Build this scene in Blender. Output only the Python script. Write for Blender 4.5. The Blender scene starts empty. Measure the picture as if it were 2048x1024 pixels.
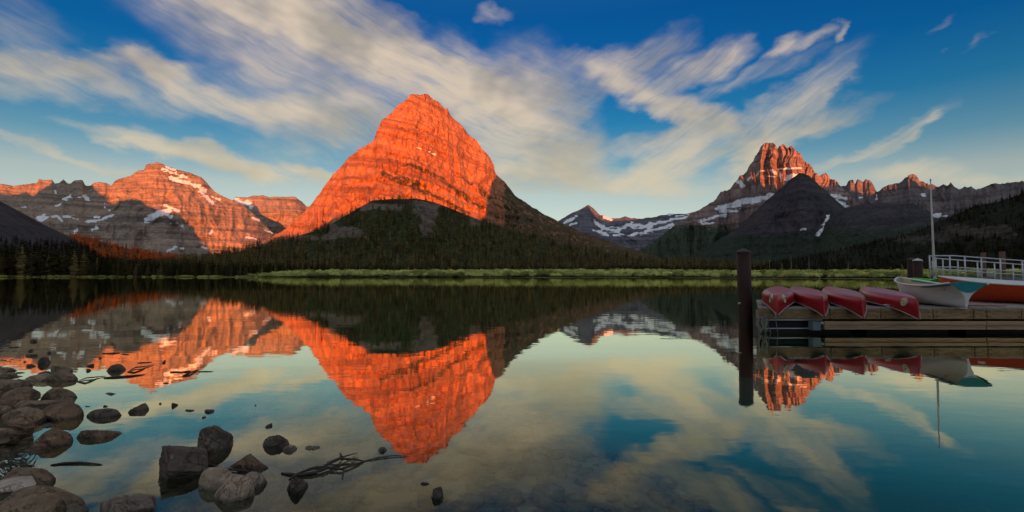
import bpy, math, random
import numpy as np
from mathutils import Vector, Matrix

random.seed(7)
rng = np.random.default_rng(11)
sc = bpy.context.scene
COL = sc.collection
R = math.radians

# ------------------------------------------------------------------ camera
CAM_H = 1.6
FPX = 1000.0                      # focal length in pixels of a 2048 px wide picture
PITCH = math.atan(39.0 / FPX)     # horizon lies 39 px under the middle of the picture
cam_d = bpy.data.cameras.new('camera')
cam_d.sensor_width = 36.0
cam_d.lens = 36.0 * FPX / 2048.0
cam_d.clip_start = 0.1
cam_d.clip_end = 40000
cam = bpy.data.objects.new('camera', cam_d)
COL.objects.link(cam)
cam.location = (0, 0, CAM_H)
cam.rotation_euler = (math.pi / 2 + PITCH, 0, 0)
sc.camera = cam

# ------------------------------------------------------------------ light
SUN_EL = R(3.0)
SUN_SIDE = R(8.0)                 # the sun stands behind the camera, this much to its right
EXPOSURE = 1.0
to_sun = Vector((math.sin(SUN_SIDE) * math.cos(SUN_EL), -math.cos(SUN_SIDE) * math.cos(SUN_EL), math.sin(SUN_EL)))
sun_d = bpy.data.lights.new('sun', 'SUN')
sun_d.energy = 5.0
sun_d.angle = R(0.1)
sun_d.color = (1.0, 0.225, 0.035)
sun = bpy.data.objects.new('sun', sun_d)
COL.objects.link(sun)
sun.rotation_euler = to_sun.to_track_quat('Z', 'Y').to_euler()

vs = sc.view_settings
vs.view_transform = 'Standard'
vs.look = 'None'
vs.exposure = EXPOSURE
vs.gamma = 1.0
vs.use_curve_mapping = False
sc.cycles.max_bounces = 4
sc.cycles.diffuse_bounces = 2
sc.cycles.glossy_bounces = 2
sc.cycles.transparent_max_bounces = 12
sc.cycles.use_denoising = True
sc.cycles.use_adaptive_sampling = True
sc.cycles.adaptive_threshold = 0.03
sc.cycles.adaptive_min_samples = 16
sc.cycles.caustics_reflective = False
sc.cycles.caustics_refractive = False
sc.cycles.sample_clamp_indirect = 4.0


# pixel (2048 x 1024) -> world direction, and back
_cp, _sp = math.cos(PITCH), math.sin(PITCH)


def ray(px, py):
    u = (np.asarray(px, float) - 1024.0) / FPX
    v = (512.0 - np.asarray(py, float)) / FPX
    return u, _cp - v * _sp, v * _cp + _sp


def project(x, y, z):
    zz = z - CAM_H
    d = np.maximum(y * _cp + zz * _sp, 1e-3)
    return 1024 + FPX * x / d, 512 - FPX * (zz * _cp - y * _sp) / d


def ground_at(px, py, z=0.0):
    a, b, c = ray(px, py)
    t = (z - CAM_H) / c
    return float(a * t), float(b * t)


def at_depth(px, py, y):
    a, b, c = ray(px, py)
    t = y / b
    return Vector((float(a * t), float(y), float(CAM_H + c * t)))


# ------------------------------------------------------------------ node helpers
class NT:
    def __init__(self, tree):
        self.t = tree
        self.t.nodes.clear()

    def n(self, kind, **kw):
        nd = self.t.nodes.new(kind)
        ins = kw.pop('ins', {})
        for k, v in kw.items():
            setattr(nd, k, v)
        for k, v in ins.items():
            if hasattr(v, 'is_output') or isinstance(v, bpy.types.NodeSocket):
                self.t.links.new(v, nd.inputs[k])
            else:
                nd.inputs[k].default_value = v
        return nd

    def math(self, op, a, b=None, c=None, clamp=False):
        nd = self.t.nodes.new('ShaderNodeMath')
        nd.operation = op
        nd.use_clamp = clamp
        for i, v in enumerate((a, b, c)):
            if v is None:
                continue
            if isinstance(v, bpy.types.NodeSocket):
                self.t.links.new(v, nd.inputs[i])
            else:
                nd.inputs[i].default_value = v
        return nd.outputs[0]

    def mix(self, fac, a, b, blend='MIX'):
        nd = self.t.nodes.new('ShaderNodeMix')
        nd.data_type = 'RGBA'
        nd.blend_type = blend
        for i, v in ((0, fac), (6, a), (7, b)):
            if isinstance(v, bpy.types.NodeSocket):
                self.t.links.new(v, nd.inputs[i])
            elif i == 0:
                nd.inputs[i].default_value = v
            else:
                nd.inputs[i].default_value = tuple(v) + (1,) if len(v) == 3 else v
        return nd.outputs[2]

    def noise(self, vec, scale, detail=4.0, rough=0.55, dist=0.0, dim='3D'):
        nd = self.n('ShaderNodeTexNoise', noise_dimensions=dim)
        if vec is not None:
            self.t.links.new(vec, nd.inputs['Vector'])
        nd.inputs['Scale'].default_value = scale
        nd.inputs['Detail'].default_value = detail
        nd.inputs['Roughness'].default_value = rough
        nd.inputs['Distortion'].default_value = dist
        return nd

    def mapr(self, v, a, b, c=0.0, d=1.0, kind='LINEAR'):
        nd = self.n('ShaderNodeMapRange', interpolation_type=kind)
        self.t.links.new(v, nd.inputs[0])
        for i, q in enumerate((a, b, c, d)):
            nd.inputs[i + 1].default_value = q
        return nd.outputs[0]

    def scaled(self, vec, s, rot=(0, 0, 0)):
        nd = self.n('ShaderNodeMapping')
        self.t.links.new(vec, nd.inputs['Vector'])
        nd.inputs['Scale'].default_value = s
        nd.inputs['Rotation'].default_value = rot
        return nd.outputs[0]

    def turned(self, vec, s, rot):
        """rotate first, then stretch: the grain runs along rot"""
        nd = self.n('ShaderNodeMapping', vector_type='TEXTURE')
        self.t.links.new(vec, nd.inputs['Vector'])
        nd.inputs['Scale'].default_value = tuple(1.0 / q for q in s)
        nd.inputs['Rotation'].default_value = rot
        return nd.outputs[0]

    def link(self, a, b):
        self.t.links.new(a, b)


# ------------------------------------------------------------------ sky
world = bpy.data.worlds.new('World')
sc.world = world
world.use_nodes = True
W = NT(world.node_tree)
geo = W.n('ShaderNodeTexCoord')
sep = W.n('ShaderNodeSeparateXYZ', ins={0: geo.outputs['Generated']})
sx, sy, sz = sep.outputs
hor = W.math('SQRT', W.math('ADD', W.math('MULTIPLY', sx, sx), W.math('MULTIPLY', sy, sy)))
elev = W.math('ARCTAN2', sz, hor)
azim = W.math('ARCTAN2', sx, sy)
skyt = W.n('ShaderNodeTexSky', sky_type='NISHITA')
skyt.sun_disc = False
skyt.sun_elevation = SUN_EL
skyt.sun_rotation = math.pi - SUN_SIDE
skyt.altitude = 1500
skyt.air_density = 1.0
skyt.dust_density = 0.3
skyt.ozone_density = 3.0
SKY_STRENGTH = 0.10
# the photograph's deep saturated blue: the same grade over the whole dome, by height above the horizon
ramp = W.n('ShaderNodeValToRGB')
W.link(W.mapr(elev, 0.0, 1.2), ramp.inputs[0])
cr = ramp.color_ramp
cr.interpolation = 'LINEAR'
GRADE = [(0.0, (.9, 1.6, 3.6)), (0.0425, (1.7, 1.45, 1.6)), (0.084, (3.0, 1.65, 1.12)), (0.135, (3.2, 1.6, .97)), (0.18, (1.3, 1.2, .92)), (0.243, (.26, .88, .92)), (0.317, (.06, .66, .94)), (0.40, (.05, .58, .92)), (0.5, (.30, .78, 1.0)), (0.7, (.95, 1.05, 1.1)), (1.0, (1.15, 1.15, 1.15))]
GS = 4.0
while len(cr.elements) < len(GRADE):
    cr.elements.new(0.5)
for e, (p, c) in zip(cr.elements, GRADE):
    e.position = p
    e.color = (c[0] / GS, c[1] / GS, c[2] / GS, 1)
sd = W.n('ShaderNodeVectorMath', operation='DOT_PRODUCT', ins={0: geo.outputs['Generated'], 1: tuple(to_sun)}).outputs['Value']
grade = W.mix(W.mapr(sd, -0.25, 0.75, 0.0, 1.0, 'SMOOTHSTEP'), ramp.outputs[0], (1.25 / GS, 1.2 / GS, 1.1 / GS))   # the deep blue belongs to the side away from the sun
skyc = W.mix(1.0, skyt.outputs[0], grade, 'MULTIPLY')
skyc = W.n('ShaderNodeVectorMath', operation='SCALE', ins={0: skyc, 'Scale': GS * SKY_STRENGTH}).outputs[0]

# clouds on the dome: streaks given by azimuth and elevation, torn by noise
comb = W.n('ShaderNodeCombineXYZ', ins={0: azim, 1: elev}).outputs[0]
nz1 = W.noise(W.scaled(comb, (1.0, 1.9, 1)), 5.0, 3, 0.6, 0, '2D')
nz2 = W.noise(W.scaled(comb, (1.0, 1.9, 1)), 22.0, 4, 0.65, 0, '2D')
off = W.n('ShaderNodeVectorMath', operation='SUBTRACT', ins={0: nz1.outputs['Color'], 1: (0.5, 0.5, 0.5)}).outputs[0]
off = W.n('ShaderNodeVectorMath', operation='MULTIPLY', ins={0: off, 1: (0.15, 0.08, 0)}).outputs[0]
off2 = W.n('ShaderNodeVectorMath', operation='SUBTRACT', ins={0: nz2.outputs['Color'], 1: (0.5, 0.5, 0.5)}).outputs[0]
off2 = W.n('ShaderNodeVectorMath', operation='MULTIPLY', ins={0: off2, 1: (0.032, 0.02, 0)}).outputs[0]
wv = W.n('ShaderNodeVectorMath', operation='ADD', ins={0: comb, 1: off}).outputs[0]
wv = W.n('ShaderNodeVectorMath', operation='ADD', ins={0: wv, 1: off2}).outputs[0]
CLOUDS = [  # x, y, half length, half width (px), slope in degrees (down to the right), density
    (470, 10, 200, 44, 15, 1.0), (650, 58, 190, 44, 22, 1.6), (830, 124, 160, 44, 28, 1.6), (960, 188, 120, 58, 36, 1.4), (1060, 262, 110, 70, 34, .9),
    (480, 95, 180, 55, 20, .42), (700, 150, 170, 60, 20, .3),
    (280, 132, 110, 17, -8, .95), (70, 125, 150, 16, 4, .6), (130, 165, 200, 28, 4, .6), (340, 170, 100, 28, 24, .75), (450, 205, 120, 28, 20, .7), (560, 228, 110, 24, 6, .7),
    (690, 245, 140, 46, -14, .85), (610, 180, 120, 40, 10, .35),
    (290, 298, 70, 9, 8, .8), (420, 316, 150, 20, 7, 1.1), (540, 336, 140, 20, 8, 1.1), (640, 345, 70, 10, 4, .8),
    (120, 312, 170, 8, 7, .55), (210, 262, 80, 9, 4, .3), (40, 60, 80, 40, 40, .25),
    (1080, 180, 90, 60, 30, .55), (1060, 345, 110, 30, -8, .75), (1120, 300, 80, 40, 20, .6),
    (1250, 130, 110, 26, -20, .6), (1240, 170, 110, 20, 30, .75), (1340, 215, 110, 22, 28, .85), (1370, 140, 90, 24, -16, .7), (1460, 125, 60, 20, -20, .7),
    (1600, 84, 44, 13, -18, .7), (1667, 66, 12, 18, 10, .6), (1500, 160, 120, 12, -14, .25),
    (1200, 352, 170, 20, 4, .75), (1270, 375, 130, 18, 6, .7), (1345, 330, 55, 60, 30, .85), (1390, 270, 60, 40, 50, .6), (1280, 290, 100, 16, -8, .5),
    (1450, 260, 60, 26, 20, .6), (1500, 300, 36, 60, 12, .95), (1590, 215, 130, 30, -34, .55), (1560, 268, 120, 16, -12, .7), (1660, 190, 60, 8, -38, .22),
    (1790, 268, 95, 14, -30, .6), (1865, 226, 24, 8, -30, .45), (1720, 312, 90, 12, -22, .45), (1860, 335, 80, 18, -6, .5), (1960, 345, 110, 12, 4, .45),
    (1000, 34, 26, 10, 0, .3), (1890, 50, 24, 8, -60, .10), (1945, 88, 30, 6, -50, .10)]
acc = None
for (cx, cy, hl, hw, ang, den) in CLOUDS:
    a, b, c = (float(q) for q in ray(cx, cy))
    az0, el0 = math.atan2(a, b), math.atan2(c, math.hypot(a, b))
    k = math.cos(az0)            # pixels shrink towards the picture's edges in angle
    mp = W.n('ShaderNodeMapping', vector_type='TEXTURE')
    W.link(wv, mp.inputs['Vector'])
    mp.inputs['Location'].default_value = (az0, el0, 0)
    mp.inputs['Rotation'].default_value = (0, 0, -R(ang))
    mp.inputs['Scale'].default_value = (hl * 1.55 / FPX * k ** 1.5, hw * 1.75 / FPX * k, 1)
    ln = W.n('ShaderNodeVectorMath', operation='LENGTH', ins={0: mp.outputs[0]}).outputs['Value']
    g = W.mapr(ln, 1.0, 0.0, 0.0, den, 'SMOOTHSTEP')
    acc = g if acc is None else W.math('ADD', acc, g)
# the rest of the dome carries the same kind of broken high cloud
rest = W.noise(W.scaled(comb, (0.8, 2.2, 1), (0, 0, 0.3)), 3.2, 3, 0.6, 0.0, '2D')
side = W.mapr(W.math('ABSOLUTE', azim), 0.85, 1.15, 0.0, 1.0)
high = W.mapr(elev, 0.52, 0.75, 0.0, 1.0)
rest = W.math('MULTIPLY', W.mapr(rest.outputs[0], 0.34, 0.62), W.math('MAXIMUM', side, high))
acc = W.math('ADD', acc, W.math('MULTIPLY', rest, 1.0))
sv = W.n('ShaderNodeVectorMath', operation='MULTIPLY', ins={0: off, 1: (0.35, 0.35, 0)}).outputs[0]
sv = W.n('ShaderNodeVectorMath', operation='ADD', ins={0: comb, 1: sv}).outputs[0]
st1 = W.noise(W.turned(sv, (0.8, 4.5, 1), (0, 0, -0.36)), 6.0, 5, 0.55, 0.0, '2D')
st2 = W.noise(W.turned(sv, (0.8, 5.0, 1), (0, 0, 0.50)), 7.0, 5, 0.58, 0.0, '2D')
fi1 = W.noise(W.turned(sv, (0.9, 11.0, 1), (0, 0, -0.36)), 13.0, 4, 0.6, 0.0, '2D')
fi2 = W.noise(W.turned(sv, (0.9, 12.0, 1), (0, 0, 0.55)), 15.0, 4, 0.6, 0.0, '2D')
east = W.mapr(azim, -0.05, 0.35)
streak = W.mix(east, st1.outputs['Fac'], st2.outputs['Fac'])
fibre = W.mix(east, fi1.outputs['Fac'], fi2.outputs['Fac'])
streak = W.mix(0.24, streak, fibre)
dens = W.math('MULTIPLY', acc, W.mapr(streak, 0.33, 0.67, 0.32, 1.34))
dens = W.math('SUBTRACT', 1.0, W.math('POWER', 2.718, W.math('MULTIPLY', dens, -1.6)))
shade = W.mapr(nz1.outputs[0], 0.34, 0.56)
CLOUD_A, CLOUD_B = (0.345, 0.285, 0.218), (0.20, 0.18, 0.155)
cc = W.mix(shade, CLOUD_B, CLOUD_A)
cc = W.mix(W.mapr(elev, 0.34, 0.12, 0.0, 0.75), cc, (0.32, 0.288, 0.195))      # low cloud is yellower
cc = W.mix(W.mapr(sd, -0.2, 0.7), cc, (0.30, 0.31, 0.33))
cc = W.n('ShaderNodeVectorMath', operation='SCALE', ins={0: cc, 'Scale': W.mapr(sd, -0.2, 1.0, 1.0, 1.35)}).outputs[0]   # thin cloud glows towards the sun
final = W.mix(dens, skyc, cc)
bg = W.n('ShaderNodeBackground', ins={'Color': final, 'Strength': 1.0})
wo = W.n('ShaderNodeOutputWorld', ins={'Surface': bg.outputs[0]})
world.cycles.sampling_method = 'MANUAL'
world.cycles.sample_map_resolution = 512

# ------------------------------------------------------------------ object helpers
def tag(o, label=None, cat=None, group=None, kind=None):
    if label:
        o['label'] = label
    if cat:
        o['category'] = cat
    if group:
        o['group'] = group
    if kind:
        o['kind'] = kind
    return o


def link(o, parent=None):
    COL.objects.link(o)
    if parent is not None:
        o.parent = parent
    return o


def empty(name, loc=(0, 0, 0), rz=0.0):
    o = bpy.data.objects.new(name, None)
    o.empty_display_size = 0.2
    o.location = loc
    o.rotation_euler = (0, 0, rz)
    return link(o)


def np_mesh(name, V, F, mat=None, smooth=True, attrs=None):
    """V (n,3), F (m,3) or (m,4) numpy arrays -> mesh"""
    V = np.ascontiguousarray(V, dtype=np.float32)
    F = np.ascontiguousarray(F, dtype=np.int32)
    me = bpy.data.meshes.new(name)
    k = F.shape[1]
    me.vertices.add(len(V))
    me.vertices.foreach_set('co', V.ravel())
    me.loops.add(F.size)
    me.loops.foreach_set('vertex_index', F.ravel())
    me.polygons.add(len(F))
    me.polygons.foreach_set('loop_start', np.arange(0, F.size, k, dtype=np.int32))
    me.polygons.foreach_set('loop_total', np.full(len(F), k, dtype=np.int32))
    me.polygons.foreach_set('use_smooth', np.full(len(F), smooth, dtype=bool))
    for an, av in (attrs or {}).items():
        at = me.attributes.new(an, 'FLOAT', 'POINT')
        at.data.foreach_set('value', np.ascontiguousarray(av, dtype=np.float32).ravel())
    me.update(calc_edges=True)
    me.validate()
    if mat:
        me.materials.append(mat)
    return me


def py_mesh(name, verts, faces, mat=None, smooth=False):
    me = bpy.data.meshes.new(name)
    me.from_pydata([tuple(v) for v in verts], [], faces)
    me.update()
    if smooth:
        me.polygons.foreach_set('use_smooth', [True] * len(me.polygons))
    if mat:
        me.materials.append(mat)
    return me


def obj(name, me, parent=None, loc=None, rot=None):
    o = bpy.data.objects.new(name, me)
    if loc is not None:
        o.location = loc
    if rot is not None:
        o.rotation_euler = rot
    return link(o, parent)


def grid_faces(nr, nc, wrap=False):
    i = np.arange(nr - 1)[:, None]
    j = np.arange(nc if wrap else nc - 1)[None, :]
    a = i * nc + j
    b = i * nc + (j + 1) % nc
    return np.stack([a, b, b + nc, a + nc], -1).reshape(-1, 4)


# ------------------------------------------------------------------ noise in numpy
def _hash(ix, iy, iz, seed):
    h = (ix.astype(np.int64) * 374761393 + iy.astype(np.int64) * 668265263 + iz.astype(np.int64) * 2147483647 + seed * 144665) & 0xFFFFFFFF
    h = ((h ^ (h >> 13)) * 1274126177) & 0xFFFFFFFF
    h = (h ^ (h >> 16)) & 0xFFFFFFFF
    h = (h * 2246822519) & 0xFFFFFFFF
    h = h ^ (h >> 15)
    return (h & 0xFFFFFF) / float(0xFFFFFF)


def vnoise(x, y, z=None, seed=0):
    x = np.asarray(x, float)
    y = np.asarray(y, float)
    z = np.zeros_like(x) if z is None else np.asarray(z, float)
    x, y, z = np.broadcast_arrays(x, y, z)
    ix, iy, iz = np.floor(x), np.floor(y), np.floor(z)
    fx, fy, fz = x - ix, y - iy, z - iz
    fx, fy, fz = (f * f * f * (f * (f * 6 - 15) + 10) for f in (fx, fy, fz))
    ix, iy, iz = ix.astype(np.int64), iy.astype(np.int64), iz.astype(np.int64)
    out = 0
    for dx in (0, 1):
        wx = fx if dx else 1 - fx
        for dy in (0, 1):
            wy = fy if dy else 1 - fy
            for dz in (0, 1):
                wz = fz if dz else 1 - fz
                out = out + wx * wy * wz * _hash(ix + dx, iy + dy, iz + dz, seed)
    return out * 2 - 1


def fbm(x, y, z=None, octs=5, seed=0, gain=0.5, ridged=False):
    s, a, n = 0, 1.0, 0
    for o in range(octs):
        k = 2.03 ** o
        v = vnoise(x * k, y * k, None if z is None else z * k, seed + o * 17)
        if ridged:
            v = 1 - 2 * np.abs(v)
        s = s + a * v
        n += a
        a *= gain
    return s / n


def sstep(a, b, x):
    t = np.clip((x - a) / (b - a), 0, 1)
    return t * t * (3 - 2 * t)


# ------------------------------------------------------------------ materials
def new_mat(name):
    m = bpy.data.materials.new(name)
    m.use_nodes = True
    return m, NT(m.node_tree)


def finish(N, color, rough=0.9, bump=None, bstr=0.3, bdist=1.0, spec=0.2, **kw):
    p = N.n('ShaderNodeBsdfPrincipled')
    for key, v in (('Base Color', color), ('Roughness', rough), ('Specular IOR Level', spec)):
        if isinstance(v, bpy.types.NodeSocket):
            N.link(v, p.inputs[key])
        else:
            p.inputs[key].default_value = tuple(v) + (1,) if key == 'Base Color' and len(v) == 3 else v
    for k, v in kw.items():
        p.inputs[k].default_value = v
    if bump is not None:
        b = N.n('ShaderNodeBump', ins={'Height': bump, 'Strength': bstr, 'Distance': bdist})
        N.link(b.outputs[0], p.inputs['Normal'])
    out = N.n('ShaderNodeOutputMaterial', ins={'Surface': p.outputs[0]})
    return p


def rock_face(name, ca, cb, cdark, veg_shade=(0.035, 0.05, 0.02), scale=1.0, strata=0.5, bdist=14.0, tilt=0.0, cracks=0.6, aniso=(1, 1, 0.4)):
    m, N = new_mat(name)
    tc = N.n('ShaderNodeTexCoord').outputs['Object']
    big = N.noise(tc, 0.006 * scale, 5, 0.6)
    fine = N.noise(tc, 0.05 * scale, 6, 0.65)
    col = N.mix(N.mapr(big.outputs[0], 0.35, 0.65), ca, cb)
    lay = N.noise(N.turned(tc, (0.0012, 0.0012, 0.032 * scale), (0, tilt, 0)), 1.0, 5, 0.65, 0.2)
    col = N.mix(N.math('MULTIPLY', N.mapr(lay.outputs[0], 0.47, 0.60), strata), col, cdark)
    vert = N.noise(N.scaled(tc, (0.035 * scale, 0.035 * scale, 0.005 * scale)), 1.0, 4, 0.6)
    col = N.mix(N.math('MULTIPLY', N.mapr(vert.outputs[0], 0.50, 0.68), 0.55), col, cdark)
    col = N.mix(N.mapr(fine.outputs[0], 0.35, 0.68, 0.0, 0.55), col, cdark)
    ck = N.noise(N.scaled(tc, aniso), 0.016 * scale, 5, 0.62, 0.5)
    crack = N.mapr(N.math('ABSOLUTE', N.math('SUBTRACT', ck.outputs[0], 0.5)), 0.004, 0.028, cracks, 0.0)
    crack = N.math('MULTIPLY', crack, N.mapr(big.outputs[0], 0.40, 0.60, 0.15, 1.0))
    col = N.mix(crack, col, tuple(c * 0.45 for c in cdark))  # cracks and dark tones also put relief shade into the colour
    va = N.n('ShaderNodeAttribute', attribute_name='veg_shade').outputs['Fac']
    vn = N.noise(tc, 0.03 * scale, 5, 0.7)
    vf = N.mapr(N.math('ADD', va, N.math('MULTIPLY', N.math('SUBTRACT', vn.outputs[0], 0.5), 1.1)), 0.45, 0.62)
    vc = N.mix(N.mapr(fine.outputs[0], 0.35, 0.65), veg_shade, tuple(c * 1.9 for c in veg_shade))
    col = N.mix(vf, col, vc)
    sa = N.n('ShaderNodeAttribute', attribute_name='snow').outputs['Fac']
    sn = N.noise(tc, 0.022 * scale, 5, 0.65)
    sf = N.mapr(N.math('ADD', sa, N.math('MULTIPLY', N.math('SUBTRACT', sn.outputs[0], 0.5), 0.8)), 0.44, 0.54)
    col = N.mix(sf, col, (0.82, 0.84, 0.88))
    h = N.math('ADD', N.math('MULTIPLY', fine.outputs[0], 0.7), N.math('MULTIPLY', vert.outputs[0], 1.0))
    h = N.math('ADD', h, N.math('MULTIPLY', lay.outputs[0], 0.6))
    h = N.math('SUBTRACT', h, N.math('MULTIPLY', crack, 0.5))
    h = N.math('MULTIPLY', h, N.math('SUBTRACT', 1.0, sf))
    finish(N, col, 0.95, h, 0.8, bdist, 0.1)
    return m


M = {}
M['rock_red'] = rock_face('red_argillite', (0.68, 0.295, 0.145), (0.56, 0.242, 0.118), (0.24, 0.10, 0.06), veg_shade=(0.062, 0.050, 0.028), strata=0.75, cracks=0.42, aniso=(1, 1, 0.32), tilt=0.22)
M['rock_left'] = rock_face('banded_limestone', (0.49, 0.36, 0.262), (0.40, 0.298, 0.225), (0.145, 0.12, 0.108), strata=0.75, cracks=0.45, aniso=(.35, .35, 2.2))
M['rock_wilbur'] = rock_face('dark_banded_rock', (0.44, 0.31, 0.28), (0.34, 0.25, 0.235), (0.13, 0.105, 0.105), veg_shade=(0.038, 0.052, 0.036), strata=0.75, cracks=0.5, aniso=(.5, .5, 1.6))
M['rock_grey'] = rock_face('slate_grey_rock', (0.095, 0.085, 0.095), (0.068, 0.062, 0.075), (0.034, 0.032, 0.042), veg_shade=(0.022, 0.033, 0.024), strata=0.6)
M['rock_blue'] = rock_face('blue_grey_rock', (0.26, 0.215, 0.205), (0.19, 0.165, 0.17), (0.085, 0.078, 0.09), veg_shade=(0.035, 0.055, 0.03), strata=0.7)
M['rock_snowy'] = rock_face('cold_blue_rock', (0.24, 0.225, 0.25), (0.165, 0.165, 0.20), (0.07, 0.075, 0.10), veg_shade=(0.035, 0.05, 0.035), strata=0.7)
M['hill_dark'] = rock_face('dark_hillside', (0.10, 0.082, 0.068), (0.07, 0.06, 0.05), (0.03, 0.026, 0.022), veg_shade=(0.010, 0.012, 0.006), strata=0.3)
M['hill'] = rock_face('wooded_hill_soil', (0.26, 0.20, 0.155), (0.18, 0.145, 0.115), (0.08, 0.065, 0.05), veg_shade=(0.03, 0.035, 0.013), strata=0.3)


# ------------------------------------------------------------------ mountains
def strokes(px, py, lst, seed=0):
    """how far inside a set of strokes (x1, y1, x2, y2, half width), 0..1"""
    out = np.zeros_like(px)
    n = fbm(px / 9.0 + 0.3 * py / 4, py / 2.8, octs=4, seed=seed, gain=0.6)
    for (x1, y1, x2, y2, w) in lst:
        dx, dy = x2 - x1, y2 - y1
        L = dx * dx + dy * dy + 1e-6
        t = np.clip(((px - x1) * dx + (py - y1) * dy) / L, 0, 1)
        d = np.hypot(px - x1 - t * dx, py - y1 - t * dy)
        out = np.maximum(out, np.clip(1.0 - d / (w * 2.1) + 0.95 * n, 0, 1))
    return out


TERR = {}


def mountain(name, sky, Rk, r0k, prof, cols, rows, mat, jag=(4.0, 30.0), gully=(60, 140, 600), detail=(18, 40, 60), terrace=(0, 60),
             snow=(), veg_shade=None, base=-6.0, back=0.8, seed=1, top_w=0.35, label=None):
    sky = sorted(sky)
    xs = np.linspace(sky[0][0], sky[-1][0], cols)
    ys = np.interp(xs, [p[0] for p in sky], [p[1] for p in sky])
    Rr = np.interp(xs, [p[0] for p in Rk], [p[1] for p in Rk])
    r0 = np.interp(xs, [p[0] for p in r0k], [p[1] for p in r0k])
    a, b, c = ray(xs, ys)
    az = np.arctan2(a, b)
    H = CAM_H + c / np.hypot(a, b) * Rr
    lat = az * Rr
    H = H + jag[0] * fbm(lat / jag[1], lat * 0 + seed * 3.1, octs=4, seed=seed) * sstep(0, 60, H)
    t = np.linspace(0, 1, rows)
    q = np.interp(t, [p[0] for p in prof], [p[1] for p in prof])
    nb = 10
    tb = np.linspace(0, 1, nb + 1)[1:]
    T, HH = t[:, None], H[None, :]
    r_f = r0[None, :] + (Rr - r0)[None, :] * T
    z_f = base + (HH - base) * q[:, None]
    X = lat[None, :] + 0 * T
    G = fbm(X / gully[1] + 0.25 * vnoise(X / 90, z_f / 120, seed=seed + 5), z_f / gully[2], octs=5, seed=seed + 1, ridged=True, gain=0.55)
    D = fbm(X / detail[1], z_f / detail[2], octs=4, seed=seed + 2, gain=0.68)
    w = np.clip(np.sin(math.pi * np.clip(T, 0, 1)) ** 0.6, 0, 1)
    w = np.where(T > 0.5, np.maximum(w, top_w), w)
    dr = -(gully[0] * G + detail[0] * D) * w
    if terrace[0]:
        ph = z_f / terrace[1] + 0.35 * vnoise(X / 400, z_f / 200, seed=seed + 9)
        f = ph - np.floor(ph)
        amp = 0.6 + 0.8 * vnoise(np.floor(ph) * 3.7, X / 700, seed=seed + 8)
        dr = dr + terrace[0] * amp * (sstep(0.0, 0.75, f) - f) * w * -1.0
    r = r_f + dr
    rb = Rr[None, :] + (H * back * 1.2)[None, :] * tb[:, None] + dr[-1:, :]
    zb = base + (HH - base) * (1 - tb[:, None])
    rr = np.vstack([r, rb])
    zz = np.vstack([z_f, zb])
    x = rr * np.sin(az)[None, :]
    y = rr * np.cos(az)[None, :]
    px, py = project(x, y, zz)
    sn = strokes(px, py, snow, seed) if len(snow) else np.zeros_like(px)
    sn[rows:] = 0
    vg = veg_shade(px, py, zz, X=np.vstack([X, np.repeat(X[-1:], nb, 0)])) if veg_shade else np.zeros_like(px)
    V = np.stack([x, y, zz], -1).reshape(-1, 3)
    me = np_mesh(name, V, grid_faces(rows + nb, cols), M[mat], True, {'snow': sn, 'veg_shade': vg})
    o = tag(obj(name, me), kind='structure')
    if label:
        o['label'] = label
    TERR[name] = dict(x=x[:rows], y=y[:rows], z=zz[:rows], px=px[:rows], py=py[:rows], xs=xs)
    return o


def hit(name, px, py):
    T = TERR[name]
    j = int(np.clip(np.searchsorted(T['xs'], px), 0, len(T['xs']) - 1))
    col = T['py'][:, j]
    ok = np.nonzero(col <= py)[0]
    i = int(ok[0]) if len(ok) else len(col) - 1
    return float(T['x'][i, j]), float(T['y'][i, j]), float(T['z'][i, j])


def reg(px, py, x0, x1, y0, y1, s=12.0):
    m = min(x1 - x0, 4 * (y1 - y0))
    px, py = px + 0.30 * m * fbm(px / 34.0, py / 17.0, octs=4, seed=12), py + 0.55 * (y1 - y0) * fbm(px / 30.0, py / 15.0, octs=4, seed=13)
    return sstep(x0 - s, x0 + s, px) * sstep(x1 + s, x1 - s, px) * sstep(y0 - s, y0 + s, py) * sstep(y1 + s, y1 - s, py)


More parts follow.
